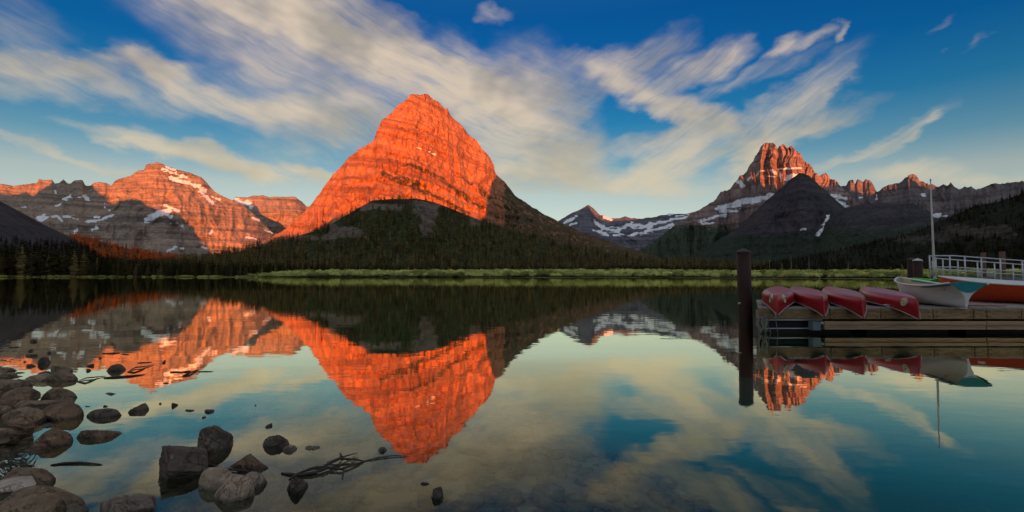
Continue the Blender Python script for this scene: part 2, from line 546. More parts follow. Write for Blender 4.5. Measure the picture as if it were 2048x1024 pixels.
# left massif
mountain('mountain_left',
         [(-140, 350), (-60, 372), (0, 368), (30, 372), (55, 369), (74, 366), (78, 358), (86, 360), (104, 358), (110, 367), (118, 366), (127, 359), (134, 366), (141, 367),
          (149, 362), (165, 361), (171, 371), (181, 372), (188, 366), (212, 366), (222, 372), (230, 362), (240, 357), (262, 352), (276, 342), (288, 340), (292, 329), (308, 327), (316, 324), (330, 331),
          (358, 340), (378, 345), (402, 355), (414, 366), (430, 384), (442, 392), (462, 400), (482, 408), (505, 425), (525, 445), (548, 468), (570, 480), (600, 500), (640, 530)],
         [(-140, 5600), (200, 5500), (316, 5300), (450, 5300), (640, 5400)], [(-140, 4300), (180, 4450), (330, 4200), (440, 4350), (560, 4500), (640, 4700)],
         [(0, 0), (.3, .17), (.5, .35), (.62, .52), (.74, .66), (.9, .86), (1, 1)], 460, 200, 'rock_left', jag=(9, 60), gully=(80, 330, 1500), detail=(34, 70, 120), terrace=(60, 105), seed=3,
         snow=[(333, 334, 352, 342, 2.6), (326, 338, 372, 355, 2.6), (342, 356, 378, 366, 3), (378, 366, 410, 382, 4.5), (404, 386, 424, 405, 3), (424, 394, 438, 399, 2),
               (330, 412, 360, 422, 2.5), (300, 431, 338, 421, 4), (318, 425, 342, 433, 3), (292, 440, 312, 432, 4), (128, 398, 140, 393, 3), (158, 395, 162, 395, 2.5), (168, 393, 176, 398, 3.2),
               (112, 412, 122, 407, 2), (110, 382, 112, 386, 1.6), (76, 437, 88, 433, 3.5), (84, 442, 96, 434, 2), (104, 434, 116, 433, 2), (116, 434, 124, 442, 2.2), (128, 433, 140, 434, 2), (146, 437, 156, 438, 2),
               (175, 444, 205, 440, 2.6), (190, 436, 200, 434, 3), (205, 438, 226, 430, 2.4), (216, 426, 219, 422, 1.6), (184, 458, 193, 455, 2.5), (150, 464, 155, 457, 2.3), (44, 414, 50, 413, 2),
               (341, 447, 344, 446, 1.4), (352, 446, 356, 447, 1.5), (365, 452, 368, 458, 1.8), (336, 503, 352, 494, 2.6), (362, 497, 366, 497, 1.5), (404, 494, 414, 497, 1.6), (420, 468, 424, 462, 2), (492, 474, 512, 478, 1.6),
               (209, 407, 210, 416, 1.2), (530, 461, 545, 466, 1.4), (506, 437, 518, 441, 2)],
         veg_shade=lambda px, py, z, X: 0.55 * reg(px, py, 200, 460, 500, 540, 10))
mountain('mountain_headwall',
         [(440, 430), (466, 400), (471, 393), (492, 395), (500, 393), (510, 391), (522, 390), (538, 395), (546, 394), (558, 394), (570, 394), (590, 394), (602, 402), (612, 412), (640, 420)],
         [(440, 6900), (640, 6700)], [(440, 5800), (640, 5600)], [(0, 0), (.3, .15), (.45, .35), (.6, .52), (.7, .75), (1, 1)], 170, 120, 'rock_left', jag=(12, 70), gully=(110, 180, 1600), detail=(40, 60, 120), terrace=(80, 160), seed=21,
         snow=[(474, 400, 500, 410, 5), (509, 437, 515, 440, 3)])
# the central peak
mountain('mountain_center',
         [(520, 492), (548, 472), (575, 455), (600, 432), (620, 412), (640, 385), (656, 362), (672, 342), (692, 322), (706, 310), (722, 298), (745, 287), (750, 276), (756, 258), (765, 240), (777, 230), (784, 225), (794, 212), (800, 208),
          (812, 203), (818, 192), (822, 188), (834, 186), (842, 190), (848, 188), (856, 188), (866, 200), (878, 209), (890, 220), (895, 219), (899, 230), (912, 242), (926, 256), (940, 272), (952, 281), (962, 298), (980, 314), (988, 330), (990, 344), (998, 354), (1012, 368), (1030, 392),
          (1050, 406), (1080, 424), (1112, 441), (1150, 459), (1190, 474), (1230, 488), (1270, 500), (1310, 512), (1350, 530)],
         [(520, 2750), (640, 2550), (740, 2450), (830, 2700), (990, 3150), (1150, 3250), (1350, 3100)], [(520, 2250), (640, 1850), (740, 1600), (800, 1650), (990, 2250), (1150, 2400), (1350, 2400)],
         [(0, 0), (.3, .2), (.52, .42), (.66, .58), (.8, .74), (1, 1)], 620, 300, 'rock_red', jag=(7, 26), gully=(96, 120, 520), detail=(40, 30, 46), terrace=(84, 64), seed=5, top_w=0.4,
         snow=[(858, 304, 870, 309, 1.5), (832, 294, 842, 298, 0.8)],
         veg_shade=lambda px, py, z, X: np.maximum.reduce([
             0.60 * reg(px, py, 760, 985, 300, 440, 14) * sstep(0.25, 0.7, np.sin((z + 0.34 * X) / 15.0 + 2.2 * fbm(X / 110, z / 60, octs=3, seed=4))) * sstep(-20, 15, py - (268 + (px - 720) * 0.40)) * sstep(150, 90, py - (268 + (px - 720) * 0.40)),
             0.75 * sstep(1000, 1080, px) * sstep(420, 500, py - (px - 1100) * 0.1),
             0.64 * sstep(985, 1015, px), 0.62 * sstep(425, 500, py)]))  # grey-green of the shaded right flank is put into the colour too
# snowy range far behind
mountain('mountain_snowy',
         [(1080, 470), (1112, 444), (1140, 428), (1160, 419), (1174, 410), (1179, 411), (1190, 419), (1200, 430), (1212, 433), (1222, 437), (1240, 436), (1250, 433), (1262, 436), (1282, 437), (1310, 434), (1332, 430), (1338, 426), (1348, 428), (1372, 428), (1400, 420), (1440, 420), (1480, 430)],
         [(1080, 7000), (1480, 7000)], [(1080, 5600), (1480, 5600)], [(0, 0), (.3, .2), (.5, .42), (.58, .55), (.75, .72), (.82, .86), (1, 1)], 260, 140, 'rock_snowy', jag=(10, 60), gully=(90, 220, 1500), detail=(30, 60, 90), terrace=(70, 120), seed=31,
         snow=[(1128, 446, 1154, 432, 2.4), (1190, 444, 1206, 456, 3), (1206, 458, 1236, 461, 4), (1236, 458, 1262, 448, 3.5), (1262, 452, 1300, 453, 4), (1296, 449, 1340, 441, 3), (1340, 440, 1386, 432, 2.4), (1188, 460, 1206, 466, 2.5), (1206, 466, 1216, 471, 2),
               (1228, 470, 1262, 471, 2), (1262, 470, 1294, 463, 2.4), (1296, 462, 1346, 451, 2.4), (1208, 434, 1222, 439, 2), (1332, 428, 1346, 428, 1.5), (1140, 450, 1152, 446, 1.5), (1350, 432, 1378, 430, 1.3)])
# the banded peak on the right
mountain('mountain_right',
         [(1270, 505), (1300, 488), (1340, 460), (1390, 425), (1420, 410), (1432, 400), (1440, 388), (1460, 376), (1476, 358), (1492, 346), (1498, 336), (1506, 325), (1511, 312), (1517, 305), (1522, 294), (1530, 290), (1538, 288), (1548, 292), (1554, 300), (1558, 296),
          (1566, 292), (1576, 296), (1584, 297), (1592, 304), (1600, 308), (1606, 320), (1612, 326), (1622, 332), (1630, 344), (1638, 352), (1643, 349), (1650, 345), (1657, 349), (1664, 358), (1674, 366), (1684, 378), (1700, 392), (1730, 420), (1780, 450)],
         [(1270, 4700), (1440, 5000), (1780, 5200)], [(1270, 3500), (1440, 3700), (1600, 4000), (1780, 4200)],
         [(0, 0), (.35, .16), (.55, .34), (.66, .5), (.76, .66), (.84, .82), (1, 1)], 420, 240, 'rock_wilbur', jag=(14, 34), gully=(210, 105, 1700), detail=(30, 40, 90), terrace=(46, 70), seed=44, top_w=0.85,
         snow=[(1480, 362, 1486, 374, 4), (1516, 343, 1530, 342, 1.6), (1512, 352, 1518, 344, 1.2), (1540, 340, 1551, 346, 2.4), (1536, 352, 1550, 354, 1.4), (1560, 338, 1602, 336, 1.3), (1575, 352, 1602, 348, 2.4), (1572, 360, 1590, 352, 2.2), (1496, 360, 1500, 354, 1.4),
               (1478, 404, 1530, 398, 5), (1500, 402, 1540, 392, 4.5), (1436, 416, 1476, 410, 5), (1440, 424, 1472, 422, 3), (1400, 442, 1450, 428, 3), (1404, 447, 1428, 445, 2), (1664, 390, 1690, 396, 3), (1672, 402, 1694, 412, 3), (1654, 412, 1662, 417, 3), (1668, 410, 1684, 418, 2), (1560, 344, 1562, 362, 1.5)],
         veg_shade=lambda px, py, z, X: 0.8 * sstep(420, 480, py + 0.05 * (1500 - px)))
mountain('mountain_pinnacles',
         [(1650, 430), (1672, 378), (1686, 370), (1692, 372), (1696, 364), (1706, 360), (1710, 368), (1714, 359), (1722, 362), (1727, 364), (1731, 360), (1738, 361), (1746, 370), (1753, 382), (1760, 378), (1772, 373), (1786, 371), (1802, 367), (1810, 357), (1822, 349), (1832, 352), (1839, 362), (1848, 364), (1860, 368), (1878, 374), (1888, 371), (1898, 374),
          (1902, 368), (1908, 376), (1918, 380), (1930, 374), (1942, 375), (1954, 380), (1966, 379), (1982, 371), (1998, 368), (2014, 366), (2034, 364), (2044, 364), (2052, 370), (2100, 362), (2180, 372)],
         [(1650, 6100), (2180, 6000)], [(1650, 4900), (2180, 4700)], [(0, 0), (.3, .14), (.5, .34), (.62, .52), (.74, .72), (1, 1)], 380, 160, 'rock_blue', jag=(26, 46), gully=(150, 130, 2200), detail=(40, 60, 120), terrace=(40, 110), seed=57, top_w=0.7,
         snow=[(1846, 391, 1850, 391, 2.4), (1753, 388, 1753, 400, 1.4), (1718, 395, 1724, 395, 1.5), (1868, 431, 1880, 429, 3.5), (1884, 432, 1896, 431, 1.5)])
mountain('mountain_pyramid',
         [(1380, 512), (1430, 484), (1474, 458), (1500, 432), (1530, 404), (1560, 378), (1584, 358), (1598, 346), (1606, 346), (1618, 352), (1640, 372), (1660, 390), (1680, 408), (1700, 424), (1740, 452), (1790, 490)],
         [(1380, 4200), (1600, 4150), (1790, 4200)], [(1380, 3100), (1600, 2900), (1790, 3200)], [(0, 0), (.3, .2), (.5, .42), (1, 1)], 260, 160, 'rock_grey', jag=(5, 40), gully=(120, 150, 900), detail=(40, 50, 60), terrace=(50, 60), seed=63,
         snow=[(1636, 470, 1645, 458, 3), (1644, 458, 1652, 440, 3), (1652, 440, 1656, 434, 2.6), (1600, 459, 1604, 458, 2), (1608, 458, 1612, 459, 1.6)], veg_shade=lambda px, py, z, X: 0.85 * sstep(440, 490, py + 8 * vnoise(X / 150, z / 100, seed=2)))
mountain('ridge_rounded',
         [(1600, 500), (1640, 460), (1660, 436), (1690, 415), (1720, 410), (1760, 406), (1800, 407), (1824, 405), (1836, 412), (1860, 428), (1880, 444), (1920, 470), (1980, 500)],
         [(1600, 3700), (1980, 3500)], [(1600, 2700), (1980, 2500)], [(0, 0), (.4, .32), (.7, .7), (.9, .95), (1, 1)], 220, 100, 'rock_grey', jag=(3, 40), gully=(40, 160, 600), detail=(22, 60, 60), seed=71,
         veg_shade=lambda px, py, z, X: 0.45 + 0.5 * sstep(440, 490, py))
# near wooded hills
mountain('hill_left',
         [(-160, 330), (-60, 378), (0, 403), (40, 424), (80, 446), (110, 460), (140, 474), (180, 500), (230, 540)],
         [(-160, 1500), (230, 1900)], [(-160, 950), (230, 1200)], [(0, 0), (.5, .45), (1, 1)], 150, 70, 'rock_grey', jag=(3, 30), gully=(24, 120, 300), detail=(10, 30, 30), seed=81, veg_shade=lambda px, py, z, X: 0.45 + 0 * px)
mountain('hill_sunlit',
         [(70, 520), (100, 492), (125, 480), (150, 474), (175, 476), (200, 484), (240, 494), (280, 503), (320, 510), (380, 522)],
         [(70, 3000), (380, 3000)], [(70, 2300), (380, 2300)], [(0, 0), (.5, .4), (1, 1)], 150, 50, 'hill', jag=(3, 40), gully=(20, 120, 300), detail=(10, 40, 40), seed=85, veg_shade=lambda px, py, z, X: 0.6 + 0 * px)
BARE = lambda px, py: np.maximum.reduce([reg(px, py, 652, 728, 455, 478, 6), reg(px, py, 726, 806, 410, 420, 4), reg(px, py, 822, 880, 408, 432, 7), reg(px, py, 842, 868, 432, 466, 7), reg(px, py, 592, 640, 473, 480, 3), reg(px, py, 940, 960, 436, 450, 4) * 0.8])
mountain('hill_wooded',
         [(300, 535), (380, 520), (430, 512), (480, 502), (540, 488), (600, 472), (650, 456), (690, 432), (725, 412), (745, 402), (780, 398), (830, 397), (870, 404), (920, 424), (970, 444), (1020, 458), (1080, 478), (1140, 492), (1210, 506), (1300, 520), (1400, 528), (1500, 534), (1600, 542)],
         [(300, 1250), (650, 1380), (830, 1450), (1100, 1450), (1600, 1250)], [(300, 800), (700, 800), (1000, 800), (1600, 800)], [(0, 0), (.35, .2), (.7, .6), (1, 1)], 520, 130, 'hill', jag=(2, 30), gully=(24, 90, 200), detail=(14, 24, 24), seed=91, top_w=0.3,
         veg_shade=lambda px, py, z, X: 0.8 * (1 - BARE(px, py)))
BARE2 = lambda px, py: np.maximum(reg(px, py, 1790, 1900, 468, 486, 7), reg(px, py, 1880, 2030, 452, 474, 9) * 0.9)
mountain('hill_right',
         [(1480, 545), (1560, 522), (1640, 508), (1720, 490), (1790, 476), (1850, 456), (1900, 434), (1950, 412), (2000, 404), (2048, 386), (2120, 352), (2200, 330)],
         [(1480, 1150), (2200, 1050)], [(1480, 620), (2200, 480)], [(0, 0), (.4, .33), (.75, .75), (1, 1)], 260, 110, 'hill_dark', jag=(3, 24), gully=(22, 80, 160), detail=(10, 20, 20), seed=97, veg_shade=lambda px, py, z, X: 0.85 * (1 - 0.62 * BARE2(px, py)))

# unseen range behind the camera, crest shaped to shade the lake and lower slopes
D_OCC = 6500.0
ts = math.tan(SUN_SIDE)
te = math.tan(SUN_EL) / math.cos(SUN_SIDE)
TERM = [('mountain_left', [(-100, 380), (0, 384), (20, 389), (40, 388), (52, 384), (66, 391), (72, 390), (82, 380), (104, 366), (112, 352), (176, 356), (184, 368), (198, 385), (212, 392), (220, 404), (234, 406), (250, 398), (280, 398), (292, 408), (312, 416), (340, 425), (368, 431), (376, 444), (392, 462), (404, 482), (424, 502)]),
        ('hill_sunlit', [(104, 522), (360, 522)]),
        ('mountain_center', [(566, 470), (620, 462), (700, 428), (760, 402), (840, 404), (900, 424), (955, 436), (972, 432), (980, 405), (976, 388), (980, 368), (992, 350)]),
        ('mountain_center', [(1010, 330), (1060, 360)]),
        ('mountain_snowy', [(1176, 413), (1186, 430), (1205, 441)]),
        ('mountain_right', [(1480, 356), (1490, 370), (1530, 375), (1560, 379), (1605, 362), (1640, 374), (1680, 368)]),
        ('mountain_pinnacles', [(1690, 386), (1740, 388), (1752, 384), (1800, 360), (1815, 378), (1860, 379), (1885, 370), (2100, 350)])]
prof_u = []
for nm, lst in TERM:
    for (tx, ty) in lst:
        T_ = TERR[nm]
        j_ = int(np.clip(np.searchsorted(T_['xs'], tx), 0, len(T_['xs']) - 1))
        X_, Y_, Z_ = hit(nm, tx, ty)
        if T_['py'][:, j_].min() > ty:            # above the skyline: everything here stays in shade
            Z_ += (T_['py'][:, j_].min() - ty) / FPX * Y_
        prof_u.append((X_ + (Y_ + D_OCC) * ts, Z_ + (Y_ + D_OCC) * te))
prof_u.sort()
us = np.array([p[0] for p in prof_u])
hs = np.array([p[1] for p in prof_u])
print('ridge profile', [(int(a_), int(b_)) for a_, b_ in prof_u])
uu = np.concatenate([np.linspace(-20000, us[0] - 200, 30), np.linspace(us[0] - 100, us[-1] + 100, 700), np.linspace(us[-1] + 200, 20000, 30)])
hh = np.interp(uu, us, hs) + 8 * fbm(uu / 60, uu * 0, octs=4, seed=77)
vv = np.array([-2400, -1600, -900, -400, -150, 0, 150, 400, 900, 1600, 2600.])
ff = np.array([0, .25, .5, .76, .92, 1.0, .92, .76, .5, .24, 0])
UU, VV = np.meshgrid(uu, vv)
ZZ = hh[None, :] * ff[:, None] - 6
o = obj('shade_range_behind', np_mesh('shade_range_behind', np.stack([UU, VV - D_OCC, ZZ], -1).reshape(-1, 3), grid_faces(len(vv), len(uu)), M['rock_grey'], True, {'snow': UU * 0, 'veg_shade': UU * 0 + .4}))
tag(o, kind='structure')

# ------------------------------------------------------------------ ground and lake bed
SHORE_K = [(-300, 640), (0, 640), (250, 640), (400, 560), (520, 520), (700, 500), (1000, 430), (1300, 380), (1500, 330), (1800, 290), (2048, 260), (2400, 220)]


def shore_r(px):
    return np.interp(px, [k[0] for k in SHORE_K], [k[1] for k in SHORE_K])


def near_land(x, y):
    """signed distance (m) past the near shoreline: positive on land; the beach runs off to the left of the camera"""
    d1 = -(x + 0.985 * y) / math.hypot(1, 0.985) - 0.30 + 0.35 * fbm(x / 2.3, y / 2.3, octs=3, seed=6)
    d1 = np.minimum(d1, 12 + 0 * d1) - 0.12 * np.maximum(np.hypot(x, y) - 14, 0)
    d2 = -y - 1.2 + 0.3 * fbm(x / 3, y / 3, octs=2, seed=8)
    return np.maximum(d1, d2)


rad = np.concatenate([np.linspace(0.3, 14, 150), np.geomspace(14.3, 200, 60)[0:], np.linspace(204, 760, 150), np.geomspace(780, 12000, 30)])
ang = np.concatenate([np.linspace(-58, 58, 420), np.linspace(60, 300, 81)])
AZ = np.radians(ang)
RG, AG = np.meshgrid(rad, AZ, indexing='ij')
GX, GY = RG * np.sin(AG), RG * np.cos(AG)
front = GY > 0.05
gpx = np.where(front, 1024 + FPX * GX / np.maximum(GY, 0.05), np.where(GX < 0, -3000, 5000))
rs = shore_r(np.clip(gpx, -3000, 4200)) * (1 + 0.035 * fbm(gpx / 60, gpx * 0, octs=4, seed=9))
far = RG - rs
side_land = np.where(np.abs(AG) > R(62), 1, 0)
nl = near_land(GX, GY)
bed = -0.10 - 0.045 * np.maximum(-nl, 0) ** 1.15 - 0.004 * np.maximum(RG - 6, 0) ** 1.5
bed = bed - 0.16 * np.maximum(GX + 0.25 * GY - 1.6, 0)
bed = np.maximum(bed, -6)
bed = np.where(far > -40, np.maximum(bed, far * 0.05), bed)
bed = bed + 0.018 * fbm(GX / 0.5, GY / 0.5, octs=3, seed=14)
land_near = 0.02 + 0.09 * np.clip(nl, 0, 40) ** 1.1 + 0.03 * fbm(GX / 0.6, GY / 0.6, octs=4, seed=15)
land_far = 0.05 + np.clip(far, 0, 60) * 0.012 + np.clip(far - 60, 0, 600) * 0.012
gz = np.where(nl > -0.5, bed + (land_near - bed) * sstep(-0.5, 0.25, nl), bed)
gz = np.where(far > 0, land_far, gz)
gz = np.where(side_land == 1, np.maximum(gz, 0.1 + 0.02 * np.clip(RG - 10, 0, 400)) , gz)
GV = np.stack([GX, GY, gz], -1).reshape(-1, 3)
gf = grid_faces(len(rad), len(ang))
nc_ = len(ang)
seam = np.stack([np.arange(len(rad) - 1) * nc_ + nc_ - 1, np.arange(len(rad) - 1) * nc_, (np.arange(len(rad) - 1) + 1) * nc_, (np.arange(len(rad) - 1) + 1) * nc_ + nc_ - 1], -1)
gf = np.vstack([gf, seam])

m, N = new_mat('lake_bed_and_shore')
tc = N.n('ShaderNodeTexCoord').outputs['Object']
sp = N.n('ShaderNodeSeparateXYZ', ins={0: tc})
vor = N.n('ShaderNodeTexVoronoi', feature='F1')
N.link(tc, vor.inputs['Vector'])
vor.inputs['Scale'].default_value = 4.2
nn = N.noise(tc, 1.3, 5, 0.6)
stone = N.mix(vor.outputs['Color'], (0.11, 0.082, 0.054), (0.22, 0.168, 0.115))
stone = N.mix(N.mapr(nn.outputs[0], 0.35, 0.65), stone, (0.085, 0.065, 0.045))
deep = N.mapr(sp.outputs[2], -0.34, -1.0, 0.0, 1.0)
stone = N.mix(deep, stone, (0.014, 0.085, 0.066))
fa = N.n('ShaderNodeAttribute', attribute_name='far').outputs['Fac']
gn = N.noise(tc, 0.06, 5, 0.6)
grass = N.mix(N.mapr(gn.outputs[0], 0.35, 0.65), (0.10, 0.13, 0.03), (0.16, 0.17, 0.05))
sand = N.mapr(fa, 0.2, 5.0, 1.0, 0.0)
landc = N.mix(sand, grass, (0.42, 0.36, 0.24))
landc = N.mix(N.mapr(fa, 60, 90), landc, (0.02, 0.025, 0.01))
col = N.mix(N.mapr(fa, -1.0, 0.0), stone, landc)
bh = N.math('ADD', N.math('MULTIPLY', vor.outputs['Distance'], -0.6), N.math('MULTIPLY', nn.outputs[0], 0.4))
finish(N, col, 0.9, bh, 0.5, 0.06, 0.2)
M['ground'] = m
o = obj('ground', np_mesh('ground', GV, gf, M['ground'], True, {'far': np.where(front, far, -1).ravel()}))
tag(o, kind='structure')

# ------------------------------------------------------------------ water
m, N = new_mat('still_lake_water')
tc = N.n('ShaderNodeTexCoord').outputs['Object']
w1 = N.noise(N.scaled(tc, (0.5, 0.9, 1)), 1.1, 3, 0.5)
w2 = N.noise(N.scaled(tc, (0.5, 1.4, 1), (0, 0, 0.15)), 6.0, 2, 0.5)
patch = N.noise(N.scaled(tc, (0.012, 0.05, 1)), 1.0, 3, 0.5)
amp = N.mapr(patch.outputs[0], 0.56, 0.70, 0.55, 2.2)
h = N.math('ADD', N.math('MULTIPLY', w1.outputs[0], 0.010), N.math('MULTIPLY', N.math('MULTIPLY', w2.outputs[0], 0.0016), amp))
bp = N.n('ShaderNodeBump', ins={'Height': h, 'Strength': 0.30, 'Distance': 1.0})
gl = N.n('ShaderNodeBsdfGlossy', ins={'Color': (0.98, 0.95, 0.72, 1), 'Roughness': 0.012, 'Normal': bp.outputs[0]})
tr = N.n('ShaderNodeBsdfTransparent', ins={'Color': (0.72, 0.86, 0.84, 1)})
lw = N.n('ShaderNodeLayerWeight', ins={'Blend': 0.5, 'Normal': bp.outputs[0]})
fr = N.n('ShaderNodeValToRGB')
N.link(lw.outputs['Facing'], fr.inputs[0])
RF = [(0.0, .04), (.45, .05), (.59, .10), (.67, .20), (.76, .52), (.85, .86), (.92, .95), (1.0, 1.0)]      # mirror-calm water: share of light reflected by grazing angle
while len(fr.color_ramp.elements) < len(RF):
    fr.color_ramp.elements.new(0.5)
for e_, (p_, v_) in zip(fr.color_ramp.elements, RF):
    e_.position = p_
    e_.color = (v_, v_, v_, 1)
ms = N.n('ShaderNodeMixShader', ins={0: fr.outputs[0], 1: tr.outputs[0], 2: gl.outputs[0]})
N.n('ShaderNodeOutputMaterial', ins={'Surface': ms.outputs[0]})
M['water'] = m
wa = np.radians(np.linspace(-80, 80, 60))
WV = [(0.0, -8.0, 0.0)] + [(1000 * math.sin(a_), 1000 * math.cos(a_), 0.0) for a_ in wa]
WF = [(0, i + 2, i + 1) for i in range(len(wa) - 1)]
o = obj('water', py_mesh('water', WV, WF, M['water']))
tag(o, kind='structure')

# ------------------------------------------------------------------ conifers
def leaf_mat(name, c1, c2, rough=0.9):
    m, N = new_mat(name)
    tc = N.n('ShaderNodeTexCoord').outputs['Object']
    g = N.n('ShaderNodeNewGeometry')
    ta = N.n('ShaderNodeAttribute', attribute_name='tint').outputs['Fac']
    oi = N.n('ShaderNodeObjectInfo').outputs['Random']
    n1 = N.noise(tc, 1.2, 3, 0.6)
    f = N.math('ADD', N.math('MULTIPLY', n1.outputs[0], 0.25), N.math('MULTIPLY', N.math('FRACT', N.math('ADD', ta, oi)), 0.85))
    col = N.mix(N.mapr(f, 0.1, 1.0), c1, c2)
    d = N.n('ShaderNodeBsdfDiffuse', ins={'Color': col})
    t = N.n('ShaderNodeBsdfTranslucent', ins={'Color': col})
    mx = N.n('ShaderNodeMixShader', ins={0: 0.35, 1: d.outputs[0], 2: t.outputs[0]})
    N.n('ShaderNodeOutputMaterial', ins={'Surface': mx.outputs[0]})
    return m


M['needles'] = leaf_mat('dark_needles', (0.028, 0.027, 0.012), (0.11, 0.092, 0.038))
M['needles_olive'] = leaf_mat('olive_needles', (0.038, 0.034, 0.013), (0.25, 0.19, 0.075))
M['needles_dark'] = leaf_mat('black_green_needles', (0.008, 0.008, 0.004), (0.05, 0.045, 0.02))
M['needles_sunlit'] = leaf_mat('sun_reddened_needles', (0.07, 0.045, 0.02), (0.16, 0.085, 0.035))  # red of the low sun on these trees is put into the needle colour
M['willow'] = leaf_mat('willow_leaves', (0.20, 0.23, 0.06), (0.74, 0.76, 0.27))
m, N = new_mat('conifer_bark')
finish(N, (0.09, 0.07, 0.055), 0.9)
M['bark'] = m
m, N = new_mat('dead_grey_wood')
finish(N, (0.34, 0.30, 0.25), 0.9)
M['snag'] = m


def conifer(layers, blades, seed, slim=0.17, two=True):
    """crown of drooping branch sprays (unit height) and a tapered trunk"""
    r = random.Random(seed)
    V, F = [], []
    for k in range(layers):
        t = k / (layers - 1.0)
        z = 0.10 + 0.86 * t ** 0.92
        ln = slim * (1 - t) ** 0.8 * r.uniform(0.75, 1.15) + 0.016
        off = r.uniform(0, 6.28)
        for b in range(blades):
            if r.random() < 0.1:
                continue
            a = off + b * 2 * math.pi / blades + r.uniform(-0.25, 0.25)
            L = ln * r.uniform(0.65, 1.2)
            wd = L * r.uniform(0.42, 0.62) + 0.008
            ca, sa = math.cos(a), math.sin(a)
            droop = L * r.uniform(0.25, 0.75)
            i = len(V)
            zt = z + 0.045 * (1 - t) + 0.02
            V += [(0, 0, zt), (L * 0.62 * ca - wd * sa, L * 0.62 * sa + wd * ca, z - droop * 0.45), (L * ca, L * sa, z - droop), (L * 0.62 * ca + wd * sa, L * 0.62 * sa - wd * ca, z - droop * 0.5)]
            F += [(i, i + 1, i + 2), (i, i + 2, i + 3)]
    i = len(V)                      # the leader
    V += [(0.008, 0, 0.93), (-0.004, 0.007, 0.93), (-0.004, -0.007, 0.93), (0, 0, 1.0)]
    F += [(i, i + 1, i + 3), (i + 1, i + 2, i + 3), (i + 2, i, i + 3)]
    return np.array(V, float), np.array(F, int)


def trunk_tris(n=6, r0=0.014, top=0.9):
    V = [(r0 * math.cos(6.283 * k / n), r0 * math.sin(6.283 * k / n), -0.03) for k in range(n)] + [(0, 0, top)]
    return np.array(V), np.array([(k, (k + 1) % n, n) for k in range(n)])


STUFF_T = [conifer(7, 5, s, sl) for s, sl in ((1, .16), (2, .13), (3, .19), (4, .15), (5, .12))]


def forest(name, pts, hgt, mat, seed):
    """one mass of trees: pts (n,3), hgt (n,)"""
    r = np.random.default_rng(seed)
    Vs, Fs, Ts, base = [], [], [], 0
    which = r.integers(0, len(STUFF_T), len(pts))
    for w_, (tv, tf) in enumerate(STUFF_T):
        ix = np.nonzero(which == w_)[0]
        if not len(ix):
            continue
        a = r.uniform(0, 6.283, len(ix))
        ca, sa = np.cos(a)[:, None], np.sin(a)[:, None]
        h = hgt[ix][:, None]
        wd = h * r.uniform(0.85, 1.25, len(ix))[:, None]
        x = (tv[None, :, 0] * ca - tv[None, :, 1] * sa) * wd + pts[ix, 0][:, None]
        y = (tv[None, :, 0] * sa + tv[None, :, 1] * ca) * wd + pts[ix, 1][:, None]
        z = tv[None, :, 2] * h + pts[ix, 2][:, None]
        Vs.append(np.stack([x, y, z], -1).reshape(-1, 3))
        Fs.append((tf[None] + (np.arange(len(ix)) * len(tv))[:, None, None] + base).reshape(-1, 3))
        Ts.append(np.repeat(r.uniform(0, 1, len(ix)), len(tv)))
        base += len(ix) * len(tv)
    o = obj(name, np_mesh(name, np.vstack(Vs), np.vstack(Fs), M[mat], False, {'tint': np.concatenate(Ts)}))
    return tag(o, kind='stuff')


def on_terrain(name, n, seed, keep):
    """n random points on a terrain sheet, thinned by keep(px, py)"""
    T = TERR[name]
    r = np.random.default_rng(seed)
    nr, nc = T['x'].shape
    i = r.uniform(0, nr - 1.001, n)
    j = r.uniform(0, nc - 1.001, n)
    i0, j0 = i.astype(int), j.astype(int)
    fi, fj = i - i0, j - j0
    g = lambda A: (A[i0, j0] * (1 - fi) * (1 - fj) + A[i0 + 1, j0] * fi * (1 - fj) + A[i0, j0 + 1] * (1 - fi) * fj + A[i0 + 1, j0 + 1] * fi * fj)
    P = np.stack([g(T['x']), g(T['y']), g(T['z'])], -1)
    k = r.uniform(0, 1, n) < keep(g(T['px']), g(T['py']))
    k &= P[:, 2] > 0
    return P[k]


P = on_terrain('hill_wooded', 7000, 1, lambda px, py: (1 - 0.97 * np.clip(BARE(px, py) * 1.6, 0, 1)) * np.clip(0.75 + 0.6 * vnoise(px / 25, py / 12, seed=3), 0.2, 1))
forest('forest_center', P, rng.uniform(13, 26, len(P)), 'needles_olive', 3)['label'] = 'dark conifer forest covering the hill below the central peak'
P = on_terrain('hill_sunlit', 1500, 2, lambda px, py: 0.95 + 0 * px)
forest('forest_sunlit', P, rng.uniform(22, 40, len(P)), 'needles_sunlit', 4)['label'] = 'conifers reddened by sunlight on the low hill at the far left'
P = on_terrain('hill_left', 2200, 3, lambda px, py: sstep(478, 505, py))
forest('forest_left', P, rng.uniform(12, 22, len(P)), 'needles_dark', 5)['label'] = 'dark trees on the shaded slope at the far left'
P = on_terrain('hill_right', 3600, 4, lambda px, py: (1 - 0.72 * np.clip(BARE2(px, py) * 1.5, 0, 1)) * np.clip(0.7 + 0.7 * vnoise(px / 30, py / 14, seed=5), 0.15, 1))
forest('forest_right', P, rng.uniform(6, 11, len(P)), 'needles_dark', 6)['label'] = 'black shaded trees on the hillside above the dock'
P = on_terrain('mountain_center', 5200, 5, lambda px, py: np.maximum(sstep(470, 500, py) * sstep(980, 1060, px) * 0.6, np.maximum(0.25 * sstep(455, 480, py), 0.30 * reg(px, py, 640, 985, 402, 450, 12))))
forest('forest_slope', P, rng.uniform(7, 14, len(P)), 'needles', 7)['label'] = 'thin trees on the shaded lower slope right of the central peak'


